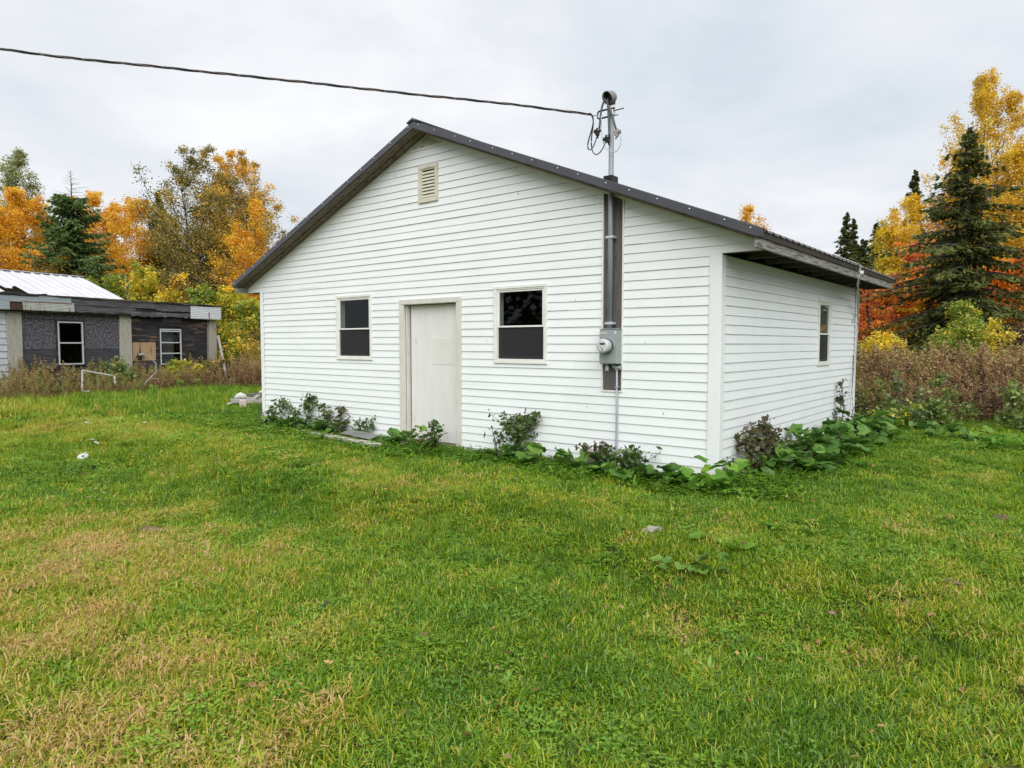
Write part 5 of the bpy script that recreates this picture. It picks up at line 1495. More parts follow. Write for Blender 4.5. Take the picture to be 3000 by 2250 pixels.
rng = np.random.default_rng(5)
gp, lp, wp = grass_protos(), long_protos(), weed_protos()
x, y = field(rng, 24500, 1.6, 6.5); k = fbm(x * 5 + 2, y * 5, 71, 3) < 0.73; x, y = x[k], y[k]; put('grass', 'short patchy lawn near the camera, green mixed with straw', gp, rng, x, y, 0.75, 1.25, 1)
x, y = field(rng, 25500, 6.5, 13.0); k = fbm(x * 4 + 2, y * 4, 72, 3) < 0.74; x, y = x[k], y[k]; put('grass', 'lawn in the middle distance in front of and beside the house', gp, rng, x, y, 0.95, 1.5, 2)
x, y = field(rng, 22000, 13.0, 31.0); put('grass', 'far grass reaching back to the woods', gp, rng, x, y, 1.5, 2.6, 3)
# bits of longer grass: along the house walls, in tufts over the bank, rough strip before the derelict building
x, y = field(rng, 26000, 2.2, 13.5)
t, u = house_tu(x, y); o = np.maximum(-u, -t)
pr = 0.9 * sstep(0.75, 0.1, o) + 0.55 * np.exp(-((o - 2.9) / 0.55) ** 2) * (fbm(x * 1.4, y * 1.4, 31, 3) > 0.50) + 0.05 * (fbm(x * 2, y * 2, 33, 2) > 0.6)
k = rng.random(len(x)) < pr
put('grass', 'longer grass tufts along the house walls and over the bank', lp, rng, x[k], y[k], 0.4, 0.85, 4, -0.02)
x, y = field(rng, 9000, 14.0, 23.5)
k = (rng.random(len(x)) < 0.25 + 0.75 * (fbm(x * 0.8, y * 0.8, 35, 3) > 0.47)) & (x < 0)
put('grass', 'rough unmown grass strip before the derelict building', lp, rng, x[k], y[k], 0.8, 1.6, 5, 0.05)
x, y = field(rng, 13500, 1.9, 8.0)
t, u = house_tu(x, y); o = np.maximum(-u, -t)
k = fbm(x * 1.6 + 5, y * 1.6, 41, 4) + rng.normal(0, 0.10, len(x)) + 0.10 * np.exp(-((o - 2.9) / 0.6) ** 2) > 0.52
put('lawn_weeds', 'dandelion, plantain and clover leaves growing in the lawn', wp, rng, x[k], y[k], 0.5, 1.15, 6, 0.05)
x, y = field(rng, 16000, 8.0, 17.0)
k = fbm(x * 0.9 + 5, y * 0.9, 43, 4) + rng.normal(0, 0.10, len(x)) > 0.56
put('lawn_weeds', 'broad leaved weeds in the lawn farther off', wp, rng, x[k], y[k], 0.9, 1.7, 7, 0.02)
# dead clippings lying in the turf
tp = []
for k in range(4):
    r2 = np.random.default_rng(250 + k)
    Q, v = blade_strips(r2, 40, 0.11, 0.03, 0.075, 0.0045, 1.45)
    Q[:, :, 2] += 0.02 + 0.02 * r2.random((len(Q), 1))
    tp.append(quads_object('thatch', Q, v, GRASS, 'unlinked'))
x, y = field(rng, 12000, 1.8, 9.0)
k = dryness(x, y) + rng.normal(0, 0.12, len(x)) > 0.42
put('dead_grass', 'pale dead clippings lying in the browner turf', tp, rng, x[k], y[k], 0.8, 1.4, 14, 0.30)
# thick low leaves along the walls
x, y = field(rng, 60000, 6.0, 14.5)
t, u = house_tu(x, y); o = np.maximum(-u, -t)
k = rng.random(len(x)) < 0.9 * sstep(0.95, 0.15, o + 0.5 * (fbm(x * 2, y * 2, 45, 2) - 0.5))
put('ground_cover', 'dense low green leaves at the foot of the house walls', wp, rng, x[k], y[k], 1.0, 2.2, 8, 0.02)


# ---- dry weeds
WEEDB = leaf_mat('dry_weed_brown', [(0.0, (0.085, 0.048, 0.026)), (0.30, (0.26, 0.135, 0.056)), (0.55, (0.45, 0.275, 0.13)), (0.75, (0.36, 0.29, 0.065)), (1.0, (0.21, 0.29, 0.045))], 0.28, instancer='dry')


def goldenrod_protos(n_p, green=0.0):
    out = []
    for k in range(n_p):
        rng = np.random.default_rng(300 + k)
        H = rng.uniform(0.95, 1.35)
        lean = rng.normal(0, 0.10, 2)
        Q, V = [], []
        # stem
        zs = np.linspace(0, H, 6)
        for i in range(5):
            p = np.array([lean[0] * (zs[i] / H) ** 2, lean[1] * (zs[i] / H) ** 2, zs[i]]); q = np.array([lean[0] * (zs[i + 1] / H) ** 2, lean[1] * (zs[i + 1] / H) ** 2, zs[i + 1]])
            for s in ((0.005, 0, 0), (0, 0.005, 0)):
                s = np.array(s); Q.append(np.stack([p - s, p + s, q + s, q - s])); V.append(0.12)
        # hanging narrow leaves
        n = 46
        z = rng.uniform(0.18, 0.95, n) * H; d = rng.random(n) * 6.283
        C = np.stack([lean[0] * (z / H) ** 2, lean[1] * (z / H) ** 2, z], 1)
        L = rng.uniform(0.05, 0.12, n); w = rng.uniform(0.008, 0.016, n)
        D = np.stack([np.cos(d), np.sin(d), rng.uniform(-1.1, 0.4, n)], 1); D /= np.linalg.norm(D, axis=1, keepdims=True)
        S = np.cross(D, rand_dirs(rng, n)); S /= np.linalg.norm(S, axis=1, keepdims=True)
        Q += list(np.stack([C, C + D * (L * .5)[:, None] + S * w[:, None], C + D * L[:, None], C + D * (L * .5)[:, None] - S * w[:, None]], 1)); V += list(np.clip(rng.normal(0.30, 0.18, n), 0, 1))
        # feathery head
        n = 60
        s = rng.random(n); d = rng.random(n) * 6.283
        rr = 0.13 * (1 - s) * rng.random(n) + 0.01
        C = np.stack([lean[0] + rr * np.cos(d), lean[1] + rr * np.sin(d), H - 0.16 + 0.26 * s - rr * 0.5], 1)
        Q += list(leaf_quads(rng, C, 0.045, 0.4)); V += list(np.clip(rng.normal(0.58, 0.12, n), 0, 1))
        out.append(quads_object('dry_stalk', np.array(Q), np.array(V), WEEDB, 'unlinked'))
    return out


gr = goldenrod_protos(7)
BR = 'brambles in the weed bank'
for i, (px, py, Y, H, r_, m_, lb) in enumerate(((2545, 1130, 13.0, 0.95, 0.45, GREENL, 'green bramble right beside the far corner of the house'), (2655, 1150, 12.6, 1.05, 0.5, GREENL, 'light green bramble in the left part of the weed bank'),
                                                (2760, 1120, 12.5, 0.95, 0.4, GREENL, 'green bramble in the middle of the weed bank'), (2625, 1230, 12.1, 0.45, 0.4, YGREEN, 'low yellow green bramble at the foot of the weed bank'),
                                                (2990, 1150, 11.6, 0.9, 0.4, GREENL, 'green bramble in the weeds at the right edge'))):
    p = at(px, py, Y)
    leafy('bramble', lb, 'bush', (p.x, p.y, gz(p.x, p.y)), H, r_, 0.05, 'round', m_, 46, 15, 0.10, BARK, 800 + i, BR, 0.012, stems=4, spread=0.25, vbias=(lambda x, y, z: 0.12 + 0 * x) if i != 3 else (lambda x, y, z: -0.12 + 0 * x))
for i, (s__, H, m_, lb) in enumerate(((0.75, 1.35, GREENL, 'green bush in front of the dark panel right of the big old window'), (3.0, 0.95, YGREEN, 'yellow green bush below the smaller old window'), (4.4, 1.0, OLIVE, 'olive bush before the charred panel at the right of the old building'), (-1.0, 0.9, BROWNL, 'brown leafy bush at the foot of the left pillar'))):
    p = ob_pt(s__, -0.9, 0)
    leafy('weed_bush', lb, 'bush', (p.x, p.y, gz(p.x, p.y)), H, 0.55, 0.05, 'round', m_, 70, 24, 0.14, BARK, 820 + i, 'bushes before the derelict building', 0.012, stems=4, spread=0.3)
# right: a thick bank of brown stalks beyond the lawn
n = 5200
x = rng.uniform(5.0, 15.5, n); y = rng.uniform(11.0, 18.0, n)
edge = 12.9 - 0.16 * (x - 6.2) + 0.5 * (fbm(x * 1.2, x * 0 + 3, 51, 2) - 0.5)
t, u = house_tu(x, y)
k = (y > edge) & ~((t > -0.5) & (u < Dp + 1.0)) & (x - 0.50 * y > -0.15)
x, y = x[k], y[k]; n = len(x)
P = np.stack([x, y, gz(x, y)], 1)
fr = sstep(0, 1.2, y - (12.9 - 0.16 * (x - 6.2)))
scatter('dry_weeds', 'thick bank of brown dried goldenrod at the right edge of the lawn', gr, P, np.stack([rng.normal(0, 0.12, n), rng.normal(0, 0.12, n), rng.random(n) * 6.28], 1), rng.uniform(0.66, 1.12, n) * (0.72 + 0.28 * fr) * (0.70 + 0.65 * fbm(x * 0.6, y * 0.6, 54, 2)), 0.75 * (fbm(x * 1.1, y * 1.1, 53, 3) - 0.45) + rng.normal(0, 0.13, n), 11)
# left: before the derelict building
n = 2300
s_ = rng.uniform(-4, 8.5, n); o_ = -rng.uniform(0.0, 1.0, n) ** 1.2 * 2.2 - 0.15
x = OBQ.x + Dv.x * s_ + Iv.x * o_; y = OBQ.y + Dv.y * s_ + Iv.y * o_
P = np.stack([x, y, gz(x, y)], 1)
hgt = (0.22 + 0.80 * fbm(s_ * 1.3, o_ * 1.3, 57, 3)) * 1.05 * (1 + 0.22 * o_)
scatter('dry_weeds', 'brown and green weeds growing along the foot of the derelict building', gr, P, np.stack([rng.normal(0, 0.18, n), rng.normal(0, 0.18, n), rng.random(n) * 6.28], 1), rng.uniform(0.7, 1.2, n) * hgt, 1.3 * (fbm(s_ * 0.9, o_ * 0.9, 59, 3) - 0.42) + rng.normal(0, 0.15, n), 12)
n = 500
x = rng.uniform(-9.5, -4.2, n); y = rng.uniform(22.0, 25.0, n)
P = np.stack([x, y, gz(x, y)], 1)
scatter('dry_weeds', 'brown weeds between the derelict building and the white house', gr, P, np.stack([rng.normal(0, 0.18, n), rng.normal(0, 0.18, n), rng.random(n) * 6.28], 1), rng.uniform(0.5, 0.95, n), 0.5 * (fbm(x * 0.7, y * 0.7, 61, 3) - 0.40) + rng.normal(0, 0.08, n), 13)


# small flowers in the grass
def flower_proto(c, r, name):
    m = leaf_mat(name + '_petal', [(0, c), (1, c)], 0.3)
    q = []
    for a in range(4):
        w = a * math.pi / 4
        q.append([(0, 0, 0.11), (r * math.cos(w), r * math.sin(w), 0.115), (r * math.cos(w + 0.8), r * math.sin(w + 0.8), 0.115), (r * 0.7 * math.cos(w + 1.6), r * 0.7 * math.sin(w + 1.6), 0.112)])
        q.append([(0, 0, 0.11), (-r * math.cos(w), -r * math.sin(w), 0.115), (-r * math.cos(w + 0.8), -r * math.sin(w + 0.8), 0.115), (-r * 0.7 * math.cos(w + 1.6), -r * 0.7 * math.sin(w + 1.6), 0.112)])
    return quads_object(name, np.array(q), np.zeros(len(q)), m, 'unlinked')


yel = flower_proto((0.70, 0.45, 0.05), 0.019, 'yellow_flower'); pnk = flower_proto((0.50, 0.34, 0.24), 0.018, 'faded_flower'); wht = flower_proto((0.75, 0.75, 0.70), 0.012, 'white_flower')
x = rng.normal(-3.6, 1.5, 260); y = rng.normal(10.2, 1.5, 260)
t, u = house_tu(x, y); k = (u < -0.1) & (x / y > -0.7)
x, y = x[k], y[k]; n = len(x)
scatter('small_flowers', 'tiny yellow and faded flowers dotted in the grass left of the door', [yel, pnk, yel], np.stack([x, y, gz(x, y)], 1), np.zeros((n, 3)), rng.uniform(0.6, 1.25, n), seed=21)
u_ = rng.uniform(1.5, 6.2, 130); o_ = rng.uniform(0.15, 0.75, 130)
pt = np.array([tuple(side_pt(a, b, 0.0)) for a, b in zip(u_, o_)])
scatter('white_flowers', 'tiny white aster flowers among the leaves along the side wall', [wht], pt + np.array([0, 0, 0.18]) + rng.normal(0, 0.06, pt.shape) * np.array([0, 0, 1]), rng.normal(0, 0.3, (130, 3)), rng.uniform(0.7, 1.6, 130), seed=22)


# fallen leaves
def fallen_leaves():
    r_ = np.random.default_rng(77)
    n = 420
    y = np.sqrt(r_.uniform(2.3 ** 2, 9.0 ** 2, n)); x = r_.uniform(-1, 1, n) * 0.76 * y
    t, u = house_tu(x, y); k = (np.maximum(-u, -t) > 0.4)
    x, y = x[k], y[k]; n = len(x)
    C = np.stack([x, y, gz(x, y) + r_.uniform(0.035, 0.06, n)], 1)
    m = leaf_mat('fallen_leaf', [(0, (0.20, 0.09, 0.05)), (0.5, (0.40, 0.22, 0.08)), (1, (0.55, 0.36, 0.12))], 0.25)
    o = quads_object('fallen_leaves', leaf_quads(r_, C, 0.036, 0.5, up_bias=0.6), r_.random(n), m)
    tag(o, 'tan and orange leaves fallen on the lawn', kind='stuff')


fallen_leaves()

# ------------------------------------------------------------------ burdock and other plants along the walls
BURD = leaf_mat('burdock_leaf', [(0.0, (0.045, 0.115, 0.020)), (0.5, (0.095, 0.21, 0.034)), (1.0, (0.19, 0.32, 0.05))], 0.25, gloss=0.03)
LIME = leaf_mat('lime_leaf', [(0.0, (0.085, 0.21, 0.02)), (0.5, (0.13, 0.29, 0.03)), (1.0, (0.24, 0.42, 0.04))], 0.35, gloss=0.03)
STALKB = leaf_mat('brown_stalk_leaf', [(0.0, (0.045, 0.04, 0.018)), (0.5, (0.09, 0.088, 0.032)), (1.0, (0.15, 0.18, 0.05))], 0.2)
SMALLG = leaf_mat('stalk_leaf', [(0.0, (0.035, 0.065, 0.020)), (0.5, (0.085, 0.15, 0.035)), (1.0, (0.18, 0.24, 0.05))], 0.25)
STEMM = surf('plant_stem', (0.075, 0.085, 0.035), (0.11, 0.09, 0.05), 9, 0.8)
STEMB = surf('brown_plant_stem', (0.07, 0.045, 0.035), (0.11, 0.08, 0.05), 9, 0.9)
BURR = surf('green_brown_burr', (0.10, 0.095, 0.035), (0.075, 0.05, 0.028), 30, 0.9)
BURRB = surf('brown_burr', (0.055, 0.034, 0.022), (0.10, 0.07, 0.04), 30, 0.9)


def big_leaf_mesh(seed, m):
    """a wavy heart-shaped leaf, one unit long, lying along +x from the stalk, cupped and drooping"""
    r = np.random.default_rng(seed)
    nu, nv = 8, 7
    V = []
    ph = r.random() * 6
    for i in range(nu):
        s = i / (nu - 1)
        half = 0.50 * math.sin(math.pi * min(1, (s * 0.93 + 0.10)) ** 0.75) ** 0.8 if s < 0.999 else 0.015
        for j in range(nv):
            q = (j / (nv - 1)) * 2 - 1
            x = s - 0.16 * abs(q) ** 1.5 * (1 - s) * 1.4
            y = q * half
            z = 0.12 * abs(q) ** 1.6 - 0.20 * s ** 2 + 0.06 * math.sin(10 * s + ph + 3 * q) * abs(q) + 0.12 * s + 0.02 * math.sin(17 * s + 5 * q)
            V.append((x + r.normal() * 0.014, y + r.normal() * 0.026 * abs(q), z + r.normal() * 0.014))
    F_ = [(i * nv + j, (i + 1) * nv + j, (i + 1) * nv + j + 1, i * nv + j + 1) for i in range(nu - 1) for j in range(nv - 1)]
    me = bpy.data.meshes.new('leaf'); me.from_pydata(V, [], F_)
    a = me.attributes.new('v', 'FLOAT', 'POINT')
    base = r.uniform(0.1, 0.9)
    a.data.foreach_set('value', [float(np.clip(base + 0.12 * math.cos(6.28 * (k % nv) / nv) + r.normal() * 0.10, 0, 1)) for k in range(nu * nv)])
    me.polygons.foreach_set('use_smooth', [True] * len(F_))
    me.materials.append(m)
    return me


BIG = [big_leaf_mesh(400 + i, BURD) for i in range(9)]
BIGL = [big_leaf_mesh(420 + i, LIME) for i in range(4)]


def burdock(loc, label, seed, n_leaf=7, leaf=(0.12, 0.24), stalk=0.5, n_branch=6, n_burr=24, meshes=BIG, brown=False, n_small=70, face=None, name='burdock_plant', group='weeds along the house walls', spread=0.35, width=0.22, small_mat=None, leaf_h=(0.03, 0.22)):
    """broad basal leaves and a branched stalk with small leaves and burrs"""
    r = np.random.default_rng(seed)
    root = empty(name, loc, label=label, cat='plant', group=group)
    out_a = face if face is not None else -2.2
    n_leaf = n_leaf + 5 if stalk > 0 and n_leaf else int(n_leaf * 1.5)
    for i in range(n_leaf):
        a = out_a + r.uniform(-2.1, 2.1)
        L = r.uniform(*leaf)
        h = r.uniform(*leaf_h)
        o = share('leaf', meshes[r.integers(len(meshes))], root, (math.cos(a) * r.uniform(0.02, spread * 0.5), math.sin(a) * r.uniform(0.02, spread * 0.5), h), (r.normal() * 0.45, r.uniform(-0.6, 0.5), a), (L, L * r.uniform(0.85, 1.15), L))
    n_small = int(n_small * 2.0)
    if stalk > 0:
        mb = MB(); tips = []
        top = Vector((r.normal() * 0.05, r.normal() * 0.04, stalk))
        mb.tube([(0, 0, -0.03), top * 0.5 + Vector((r.normal() * 0.02, 0, 0)), top], [0.010, 0.008, 0.003], 5)
        tips.append(top)
        segs = [(Vector((0, 0, 0)), top)]
        for b in range(n_branch):
            f = r.uniform(0.15, 0.85); p = top * f; a = r.random() * 6.283
            ln = width * (1.2 - f) * r.uniform(0.6, 1.3) + 0.05
            q = p + Vector((math.cos(a) * ln, math.sin(a) * ln * 0.6, ln * r.uniform(0.5, 1.3)))
            q.z = min(q.z, stalk * 1.02)
            mb.tube([p, p.lerp(q, 0.5) + Vector((0, 0, 0.01)), q], [0.006, 0.004, 0.002], 4, cap=False)
            tips.append(q); segs.append((p, q))
        mb.build('stalk', STEMB if brown else STEMM, root, True)
        # burrs: clustered at the tips
        bb = bmesh.new()
        for i in range(n_burr):
            t_ = tips[r.integers(len(tips))] if r.random() < 0.75 else segs[r.integers(len(segs))][0].lerp(segs[r.integers(len(segs))][1], r.random())
            c = t_ + Vector((r.normal() * 0.025, r.normal() * 0.025, r.normal() * 0.022))
            bmesh.ops.create_icosphere(bb, subdivisions=1, radius=r.uniform(0.008, 0.0145), matrix=Matrix.Translation(c))
        me = bpy.data.meshes.new('seed_heads'); bb.to_mesh(me); bb.free(); me.materials.append(BURRB if brown else BURR)
        if n_burr:
            o = bpy.data.objects.new('seed_heads', me); col.objects.link(o); o.parent = root; o['kind'] = 'stuff'
        if n_small:
            C = []
            for i in range(n_small):
                p, q = segs[r.integers(len(segs))]
                C.append(p.lerp(q, r.random() ** 1.3) + Vector((r.normal() * 0.04, r.normal() * 0.035, r.normal() * 0.03)))
            V = leaf_quads(r, np.array(C), 0.060, 0.62, jit=0.5)
            o = quads_object('small_leaves', V, np.clip(r.normal(0.5, 0.25, n_small), 0, 1), small_mat or (STALKB if brown else SMALLG), root); o['kind'] = 'stuff'
    return root


FA = math.atan2(-Sv.y, -Sv.x)          # outwards from the front wall
SA = math.atan2(-Fv.y, -Fv.x)          # outwards from the side wall


def wall_t(px, py=1250):
    """position along the front wall seen at a pixel column"""
    dx, dz = (px - 1500) / FPX, (1125 - py) / FPX
    d = Vector((dx, math.cos(PITCH) + dz * math.sin(PITCH), 0)); n = Sv
    k = (CORNER + Sv * -0.12).dot(n) / Vector((d.x, d.y, 0)).dot(n)
    P = d * k
    return (P - CORNER).dot(Fv)


def wall_u(px):
    dx, dz = (px - 1500) / FPX, (1125 - 1250) / FPX
    d = Vector((dx, math.cos(PITCH) + dz * math.sin(PITCH), 0))
    k = (CORNER - Fv * 0.15).dot(Fv) / d.dot(Fv)
    return (d * k - CORNER).dot(Sv)


def fr(px, o=0.14): return loc_pt(wall_t(px), o, 0.0)


burdock(fr(790), 'small burr weed right at the left corner of the house', 501, 4, (0.08, 0.16), 0.34, 6, 18, n_small=60, face=FA)
burdock(fr(826), 'dark leafy burr weed second from the left corner, with a pointed top', 502, 6, (0.10, 0.20), 0.50, 7, 24, n_small=70, face=FA)
burdock(fr(872), 'low dark green burdock between two taller burr weeds near the left corner', 503, 9, (0.12, 0.24), 0.38, 4, 10, n_small=50, face=FA)
burdock(fr(908), 'tallest burr weed left of the door, under the small window', 504, 6, (0.10, 0.20), 0.64, 6, 24, n_small=80, face=FA, width=0.16)
burdock(fr(948), 'bushy burr weed right of the tallest one left of the door', 505, 5, (0.10, 0.20), 0.50, 9, 34, n_small=90, face=FA)
burdock(fr(1000), 'brownish burr weed standing behind the plank left of the door', 506, 3, (0.08, 0.16), 0.48, 9, 40, n_small=80, face=FA, brown=True)
burdock(fr(1062), 'thin open burr weed nearest the scrap sheet left of the door', 507, 3, (0.08, 0.15), 0.34, 7, 18, n_small=45, face=FA)
burdock(fr(1172, 0.2), 'low clump of lobed leaves at the left door jamb', 508, 9, (0.10, 0.20), 0.18, 4, 0, n_small=50, face=FA, leaf_h=(0.03, 0.16))
burdock(fr(1222, 0.22), 'wilted brown weed on the doorstep', 509, 2, (0.06, 0.10), 0.12, 6, 6, n_small=50, face=FA, brown=True)
burdock(fr(1297, 0.30), 'upright leafy weed in front of the closed door', 510, 7, (0.09, 0.15), 0.42, 6, 4, n_small=80, face=FA, leaf_h=(0.05, 0.34), spread=0.3)
burdock(fr(1528, 0.22), 'biggest bushy burr weed under the right front window', 511, 8, (0.09, 0.20), 0.60, 16, 62, n_small=330, face=FA, width=0.36)
burdock(fr(1585, 0.30), 'pair of broad burdock leaves right of the biggest burr weed', 512, 4, (0.16, 0.27), 0, face=FA, leaf_h=(0.12, 0.26))
burdock(fr(1470, 0.22), 'spindly weed with few burrs left of the biggest bush', 513, 2, (0.07, 0.12), 0.42, 5, 12, n_small=30, face=FA)
burdock(fr(1690, 0.26), 'broad dark burdock leaves between the bush and the grey pipe', 514, 7, (0.13, 0.24), 0, face=FA, leaf_h=(0.06, 0.20))
burdock(fr(1752, 0.18), 'reddish burr weed left of the thin grey pipe', 515, 3, (0.12, 0.2), 0.33, 8, 40, n_small=55, face=FA, brown=True)
burdock(fr(1800, 0.20), 'small burr weed growing right at the thin grey pipe', 516, 4, (0.12, 0.2), 0.30, 6, 24, n_small=40, face=FA)
th = burdock(fr(1868, 0.2), 'spiny thistle sprawling right of the thin grey pipe', 517, 0, stalk=0.32, n_branch=9, n_burr=0, n_small=190, face=FA, name='thistle', width=0.30)
burdock(fr(1845, 0.36), 'broad green burdock leaves in front of the thistle', 518, 6, (0.14, 0.26), 0, face=FA, leaf_h=(0.06, 0.16))
burdock(fr(1945, 0.30), 'large holed burdock leaves left of the right front corner', 519, 6, (0.15, 0.28), 0, face=FA, leaf_h=(0.06, 0.18))
burdock(fr(2020, 0.28), 'dark burdock leaves hugging the right front corner', 520, 7, (0.13, 0.25), 0, face=FA, leaf_h=(0.05, 0.16))
pl_ = loc_pt(0.0, 0.32, 0)
burdock(loc_pt(0.02, 0.42, 0), 'bright lime green round leaved plant in front of the right corner', 521, 16, (0.09, 0.16), 0, meshes=BIGL, face=FA + 0.6, leaf_h=(0.06, 0.24), spread=0.75)
burdock(loc_pt(-0.16, 0.18, 0), 'lime green leaf cluster peeping round the right corner', 522, 7, (0.09, 0.15), 0, meshes=BIGL, face=FA + 1.1, leaf_h=(0.12, 0.30), spread=0.4)


def sd(px, o=0.16): return side_pt(wall_u(px), o, 0.0)


burdock(sd(2170, 0.12), 'pale dry weed close beside the right corner trim', 530, 2, (0.08, 0.14), 0.28, 6, 18, n_small=40, face=SA)
burdock(sd(2205, 0.16), 'dark brown burr bush, the first along the side wall', 531, 4, (0.12, 0.2), 0.55, 12, 56, n_small=150, face=SA, brown=True, width=0.26)
burdock(sd(2232, 0.20), 'tallest brown burr bush along the side wall', 532, 4, (0.12, 0.2), 0.66, 14, 80, n_small=170, face=SA, brown=True, width=0.24)
for i, (px, o, lb) in enumerate(((2262, 0.35, 'dull green burdock right of the brown burr bushes'), (2300, 0.35, 'burdock with pointed hanging leaves along the side wall'), (2330, 0.30, 'burdock mound in the middle of the side wall'),
                                 (2360, 0.45, 'large leaved burdock below the side window'), (2392, 0.35, 'burdock leaves under the right edge of the side window'), (2425, 0.30, 'burdock tangle just past the side window'),
                                 (2455, 0.45, 'burdock around the foot of the hanging cables'), (2485, 0.35, 'burdock at the far corner of the side wall'))):
    burdock(sd(px, o), lb, 540 + i, 24, (0.10, 0.28), 0.34 if i % 2 else 0.22, 6, 10, n_small=90, face=SA, leaf_h=(0.06, 0.40), spread=0.8)
burdock(sd(2290, 0.08), 'thin pale seed stalk against the side wall', 560, 0, stalk=0.50, n_branch=9, n_burr=0, n_small=26, face=SA, width=0.14, name='seed_stalk')
burdock(sd(2470, 0.10), 'tall dark dead stalk with seed pods near the far corner', 561, 0, stalk=0.95, n_branch=5, n_burr=44, n_small=40, face=SA, brown=True, width=0.10, name='seed_stalk')
# leafy plants before the weed bank on the right
for i, (px, py, n_, lf, mm, lb) in enumerate(((2560, 1262, 6, (0.12, 0.22), BIG, 'low green plant where the weed bank meets the house corner'), (2680, 1262, 8, (0.14, 0.26), BIG, 'green lobed plant at the foot of the brown weed bank'),
                                              (2765, 1285, 9, (0.2, 0.34), BIG, 'broad leaved burdock in front of the middle of the weed bank'), (2840, 1290, 6, (0.16, 0.28), BIG, 'small burdock right of the broad leaved one before the weeds'),
                                              (2955, 1322, 10, (0.2, 0.34), BIGL, 'bright green burdock at the right edge of the lawn'), (2610, 1258, 9, (0.13, 0.24), BIGL, 'light green leafy weed at the left foot of the brown weed bank'))):
    burdock(ground_at(px, py), lb, 580 + i, n_ + 2, (lf[0] * 0.55, lf[1] * 0.62), 0.35 if i in (1, 5) else 0, 5, 0, n_small=60, face=-1.8, leaf_h=(0.03, 0.22), meshes=mm, group='leafy plants before the weed bank', spread=0.6)
# leaf clumps in the lawn
for i, (px, py, n_, lf, mm, lb) in enumerate(((550, 1142, 9, (0.16, 0.3), BIGL, 'lime green leaf clump before the weeds of the derelict building'), (420, 1150, 8, (0.16, 0.3), BIGL, 'lime green leaves near the dead branch'),
                                              (2040, 1640, 12, (0.05, 0.09), BIG, 'dark green leafy clump on the bank below the right corner'), (2130, 1600, 4, (0.09, 0.13), BIGL, 'single pale heart shaped leaf pair in the lawn'),
                                              (2320, 1560, 9, (0.06, 0.11), BIGL, 'bright leafy weed patch in the lawn right of the corner'))):
    burdock(ground_at(px, py), lb, 600 + i, n_, lf, 0, meshes=mm, face=-1.6, leaf_h=(0.0, 0.05) if i > 1 else (0.05, 0.3), group='leaf clumps in the lawn', spread=0.5, name='leafy_weed')

# ------------------------------------------------------------------ litter and clods on the lawn
PAPER = surf('white_litter', (0.56, 0.56, 0.54), (0.42, 0.42, 0.39), 25, 0.8)
dk = MB(); n = 18
ring = [(math.cos(2 * math.pi * k / n), math.sin(2 * math.pi * k / n)) for k in range(n)]
v = [(a * 0.07, b * 0.07, 0.02) for a, b in ring] + [(a * 0.022, b * 0.022, 0.022) for a, b in ring] + [(a * 0.07, b * 0.07, 0.0) for a, b in ring] + [(a * 0.022, b * 0.022, 0.0) for a, b in ring]
f = []
for k in range(n):
    q = (k + 1) % n
    f += [(k, q, n + q, n + k), (k, 2 * n + k, 2 * n + q, q), (n + k, n + q, 3 * n + q, 3 * n + k), (2 * n + k, 3 * n + k, 3 * n + q, 2 * n + q)]
dk.add(v, f)
o = dk.build('plastic_disc', PAPER); o.location = ground_at(243, 1320) + Vector((0, 0, 0.07)); o.rotation_euler = (0.5, 0.1, 0)
tag(o, 'round white disc with a dark centre hole lying on the grass', 'litter')
for i, (px, py, sx_, sy_, a, lb) in enumerate(((258, 1250, 0.18, 0.05, 0.1, 'flat white scrap farthest from the camera on the left lawn'), (427, 1250, 0.13, 0.05, 0.9, 'white scrap tilted up on the left lawn nearer the house'),
                                               (270, 1286, 0.13, 0.06, 0.2, 'upper of the two white scraps lying together on the left lawn'), (281, 1290, 0.14, 0.05, -0.2, 'lower of the two white scraps lying together on the left lawn'),
                                               (253, 1309, 0.10, 0.07, 0.6, 'crumpled white bit just above the white disc'))):
    mb = MB(); r_ = random.Random(i)
    nx = 4
    v = [((ix / nx - 0.5) * sx_, (iy - 0.5) * sy_ * (0.8 + 0.4 * r_.random()), 0.012 * r_.random() + 0.02 * math.sin(ix)) for iy in (0, 1) for ix in range(nx + 1)]
    mb.add(v + [(p[0], p[1], p[2] - 0.003) for p in v], [(k, k + 1, nx + 2 + k, nx + 1 + k) for k in range(nx)] + [(2 * nx + 2 + k, 3 * nx + 3 + k, 3 * nx + 4 + k, 2 * nx + 3 + k) for k in range(nx)])
    o = mb.build('paper_scrap', PAPER); o.location = ground_at(px, py) + Vector((0, 0, 0.06)); o.rotation_euler = (0.25, 0.1, a); o.scale = (0.7, 0.6, 0.7)
    tag(o, lb, 'litter', 'white scraps on the left lawn')


def clod(px, py, sx_, sy_, sz_, m, seed, label, name='soil_clod', cat='clod'):
    r_ = np.random.default_rng(seed)
    bb = bmesh.new(); bmesh.ops.create_icosphere(bb, subdivisions=3, radius=1.0)
    ph = r_.random(3) * 9
    for v in bb.verts:
        n_ = 1 + 0.22 * math.sin(v.co.x * 4 + ph[0]) * math.cos(v.co.y * 5 + ph[1]) + 0.14 * math.sin(v.co.z * 9 + v.co.x * 7 + ph[2]) + r_.normal() * 0.05
        v.co = Vector((v.co.x * sx_ * n_, v.co.y * sy_ * n_, v.co.z * sz_ * n_))
    me = bpy.data.meshes.new(name); bb.to_mesh(me); bb.free(); me.materials.append(m)
    o = bpy.data.objects.new(name, me); col.objects.link(o)
    o.location = ground_at(px, py) + Vector((0, 0, sz_ * 0.55))
    return tag(o, label, cat)


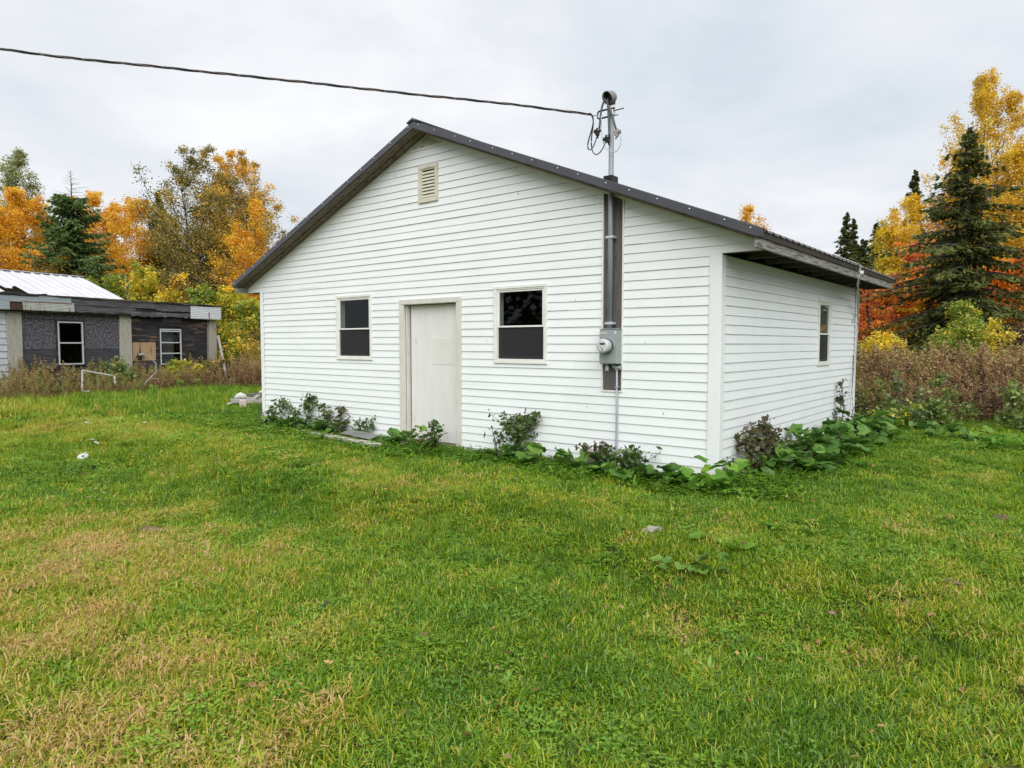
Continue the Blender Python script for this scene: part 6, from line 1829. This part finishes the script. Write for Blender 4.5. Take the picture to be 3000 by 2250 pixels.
SOIL = surf('dry_soil_clod', (0.10, 0.072, 0.045), (0.20, 0.145, 0.085), 18, 0.95, bump=0.6)
clod(437, 1503, 0.13, 0.05, 0.035, SOIL, 1, 'brown flat clod of soil on the lawn at the left')
clod(2935, 1521, 0.07, 0.05, 0.04, SOIL, 2, 'dark clod of soil on the lawn near the right edge')
clod(2785, 1712, 0.07, 0.045, 0.03, SOIL, 3, 'brown clod of soil in the right half of the lawn')
clod(1912, 1569, 0.075, 0.04, 0.035, surf('pale_crumbly_stone', (0.34, 0.32, 0.28), (0.24, 0.22, 0.18), 20, 0.95, bump=0.5), 4, 'pale crumbly stone on the bank below the right window', 'stone', 'stone')
ft = MB()
for i in range(9):
    s = i / 8
    ft.add([(s * 0.10 - 0.05, 0, 0.0), (s * 0.10 - 0.035, 0.018, 0.004), (s * 0.10 - 0.015, 0.020, 0.006), (s * 0.10 - 0.035, 0.0, 0.002)], [(0, 1, 2, 3)])
    ft.add([(s * 0.10 - 0.05, 0, 0.0), (s * 0.10 - 0.035, -0.018, 0.004), (s * 0.10 - 0.015, -0.020, 0.006), (s * 0.10 - 0.035, 0.0, 0.002)], [(0, 3, 2, 1)])
ft.tube([(-0.06, 0, 0), (0.0, 0, 0.004), (0.07, 0, 0.006)], [0.002, 0.002, 0.001], 4)
o = ft.build('feather', surf('dark_feather', (0.03, 0.03, 0.032), (0.055, 0.055, 0.055), 20, 0.7)); o.location = ground_at(945, 1722) + Vector((0, 0, 0.045)); o.rotation_euler = (0.2, -0.35, 0.9); o.scale = (0.6, 0.6, 0.6)
tag(o, 'dark feather stuck in the grass at the lower left', 'feather')
REDL = leaf_mat('dark_red_leaf', [(0, (0.10, 0.018, 0.02)), (1, (0.19, 0.035, 0.035))], 0.2, gloss=0.1)
o = share('red_leaf', big_leaf_mesh(440, REDL), None, ground_at(833, 2072) + Vector((0, 0, 0.05)), (0.3, 0.5, 1.4), (0.075, 0.06, 0.075))
tag(o, 'dark red leaf lying in the grass at the bottom left', 'leaf')

print('tris', sum(len(m.polygons) for m in bpy.data.meshes))
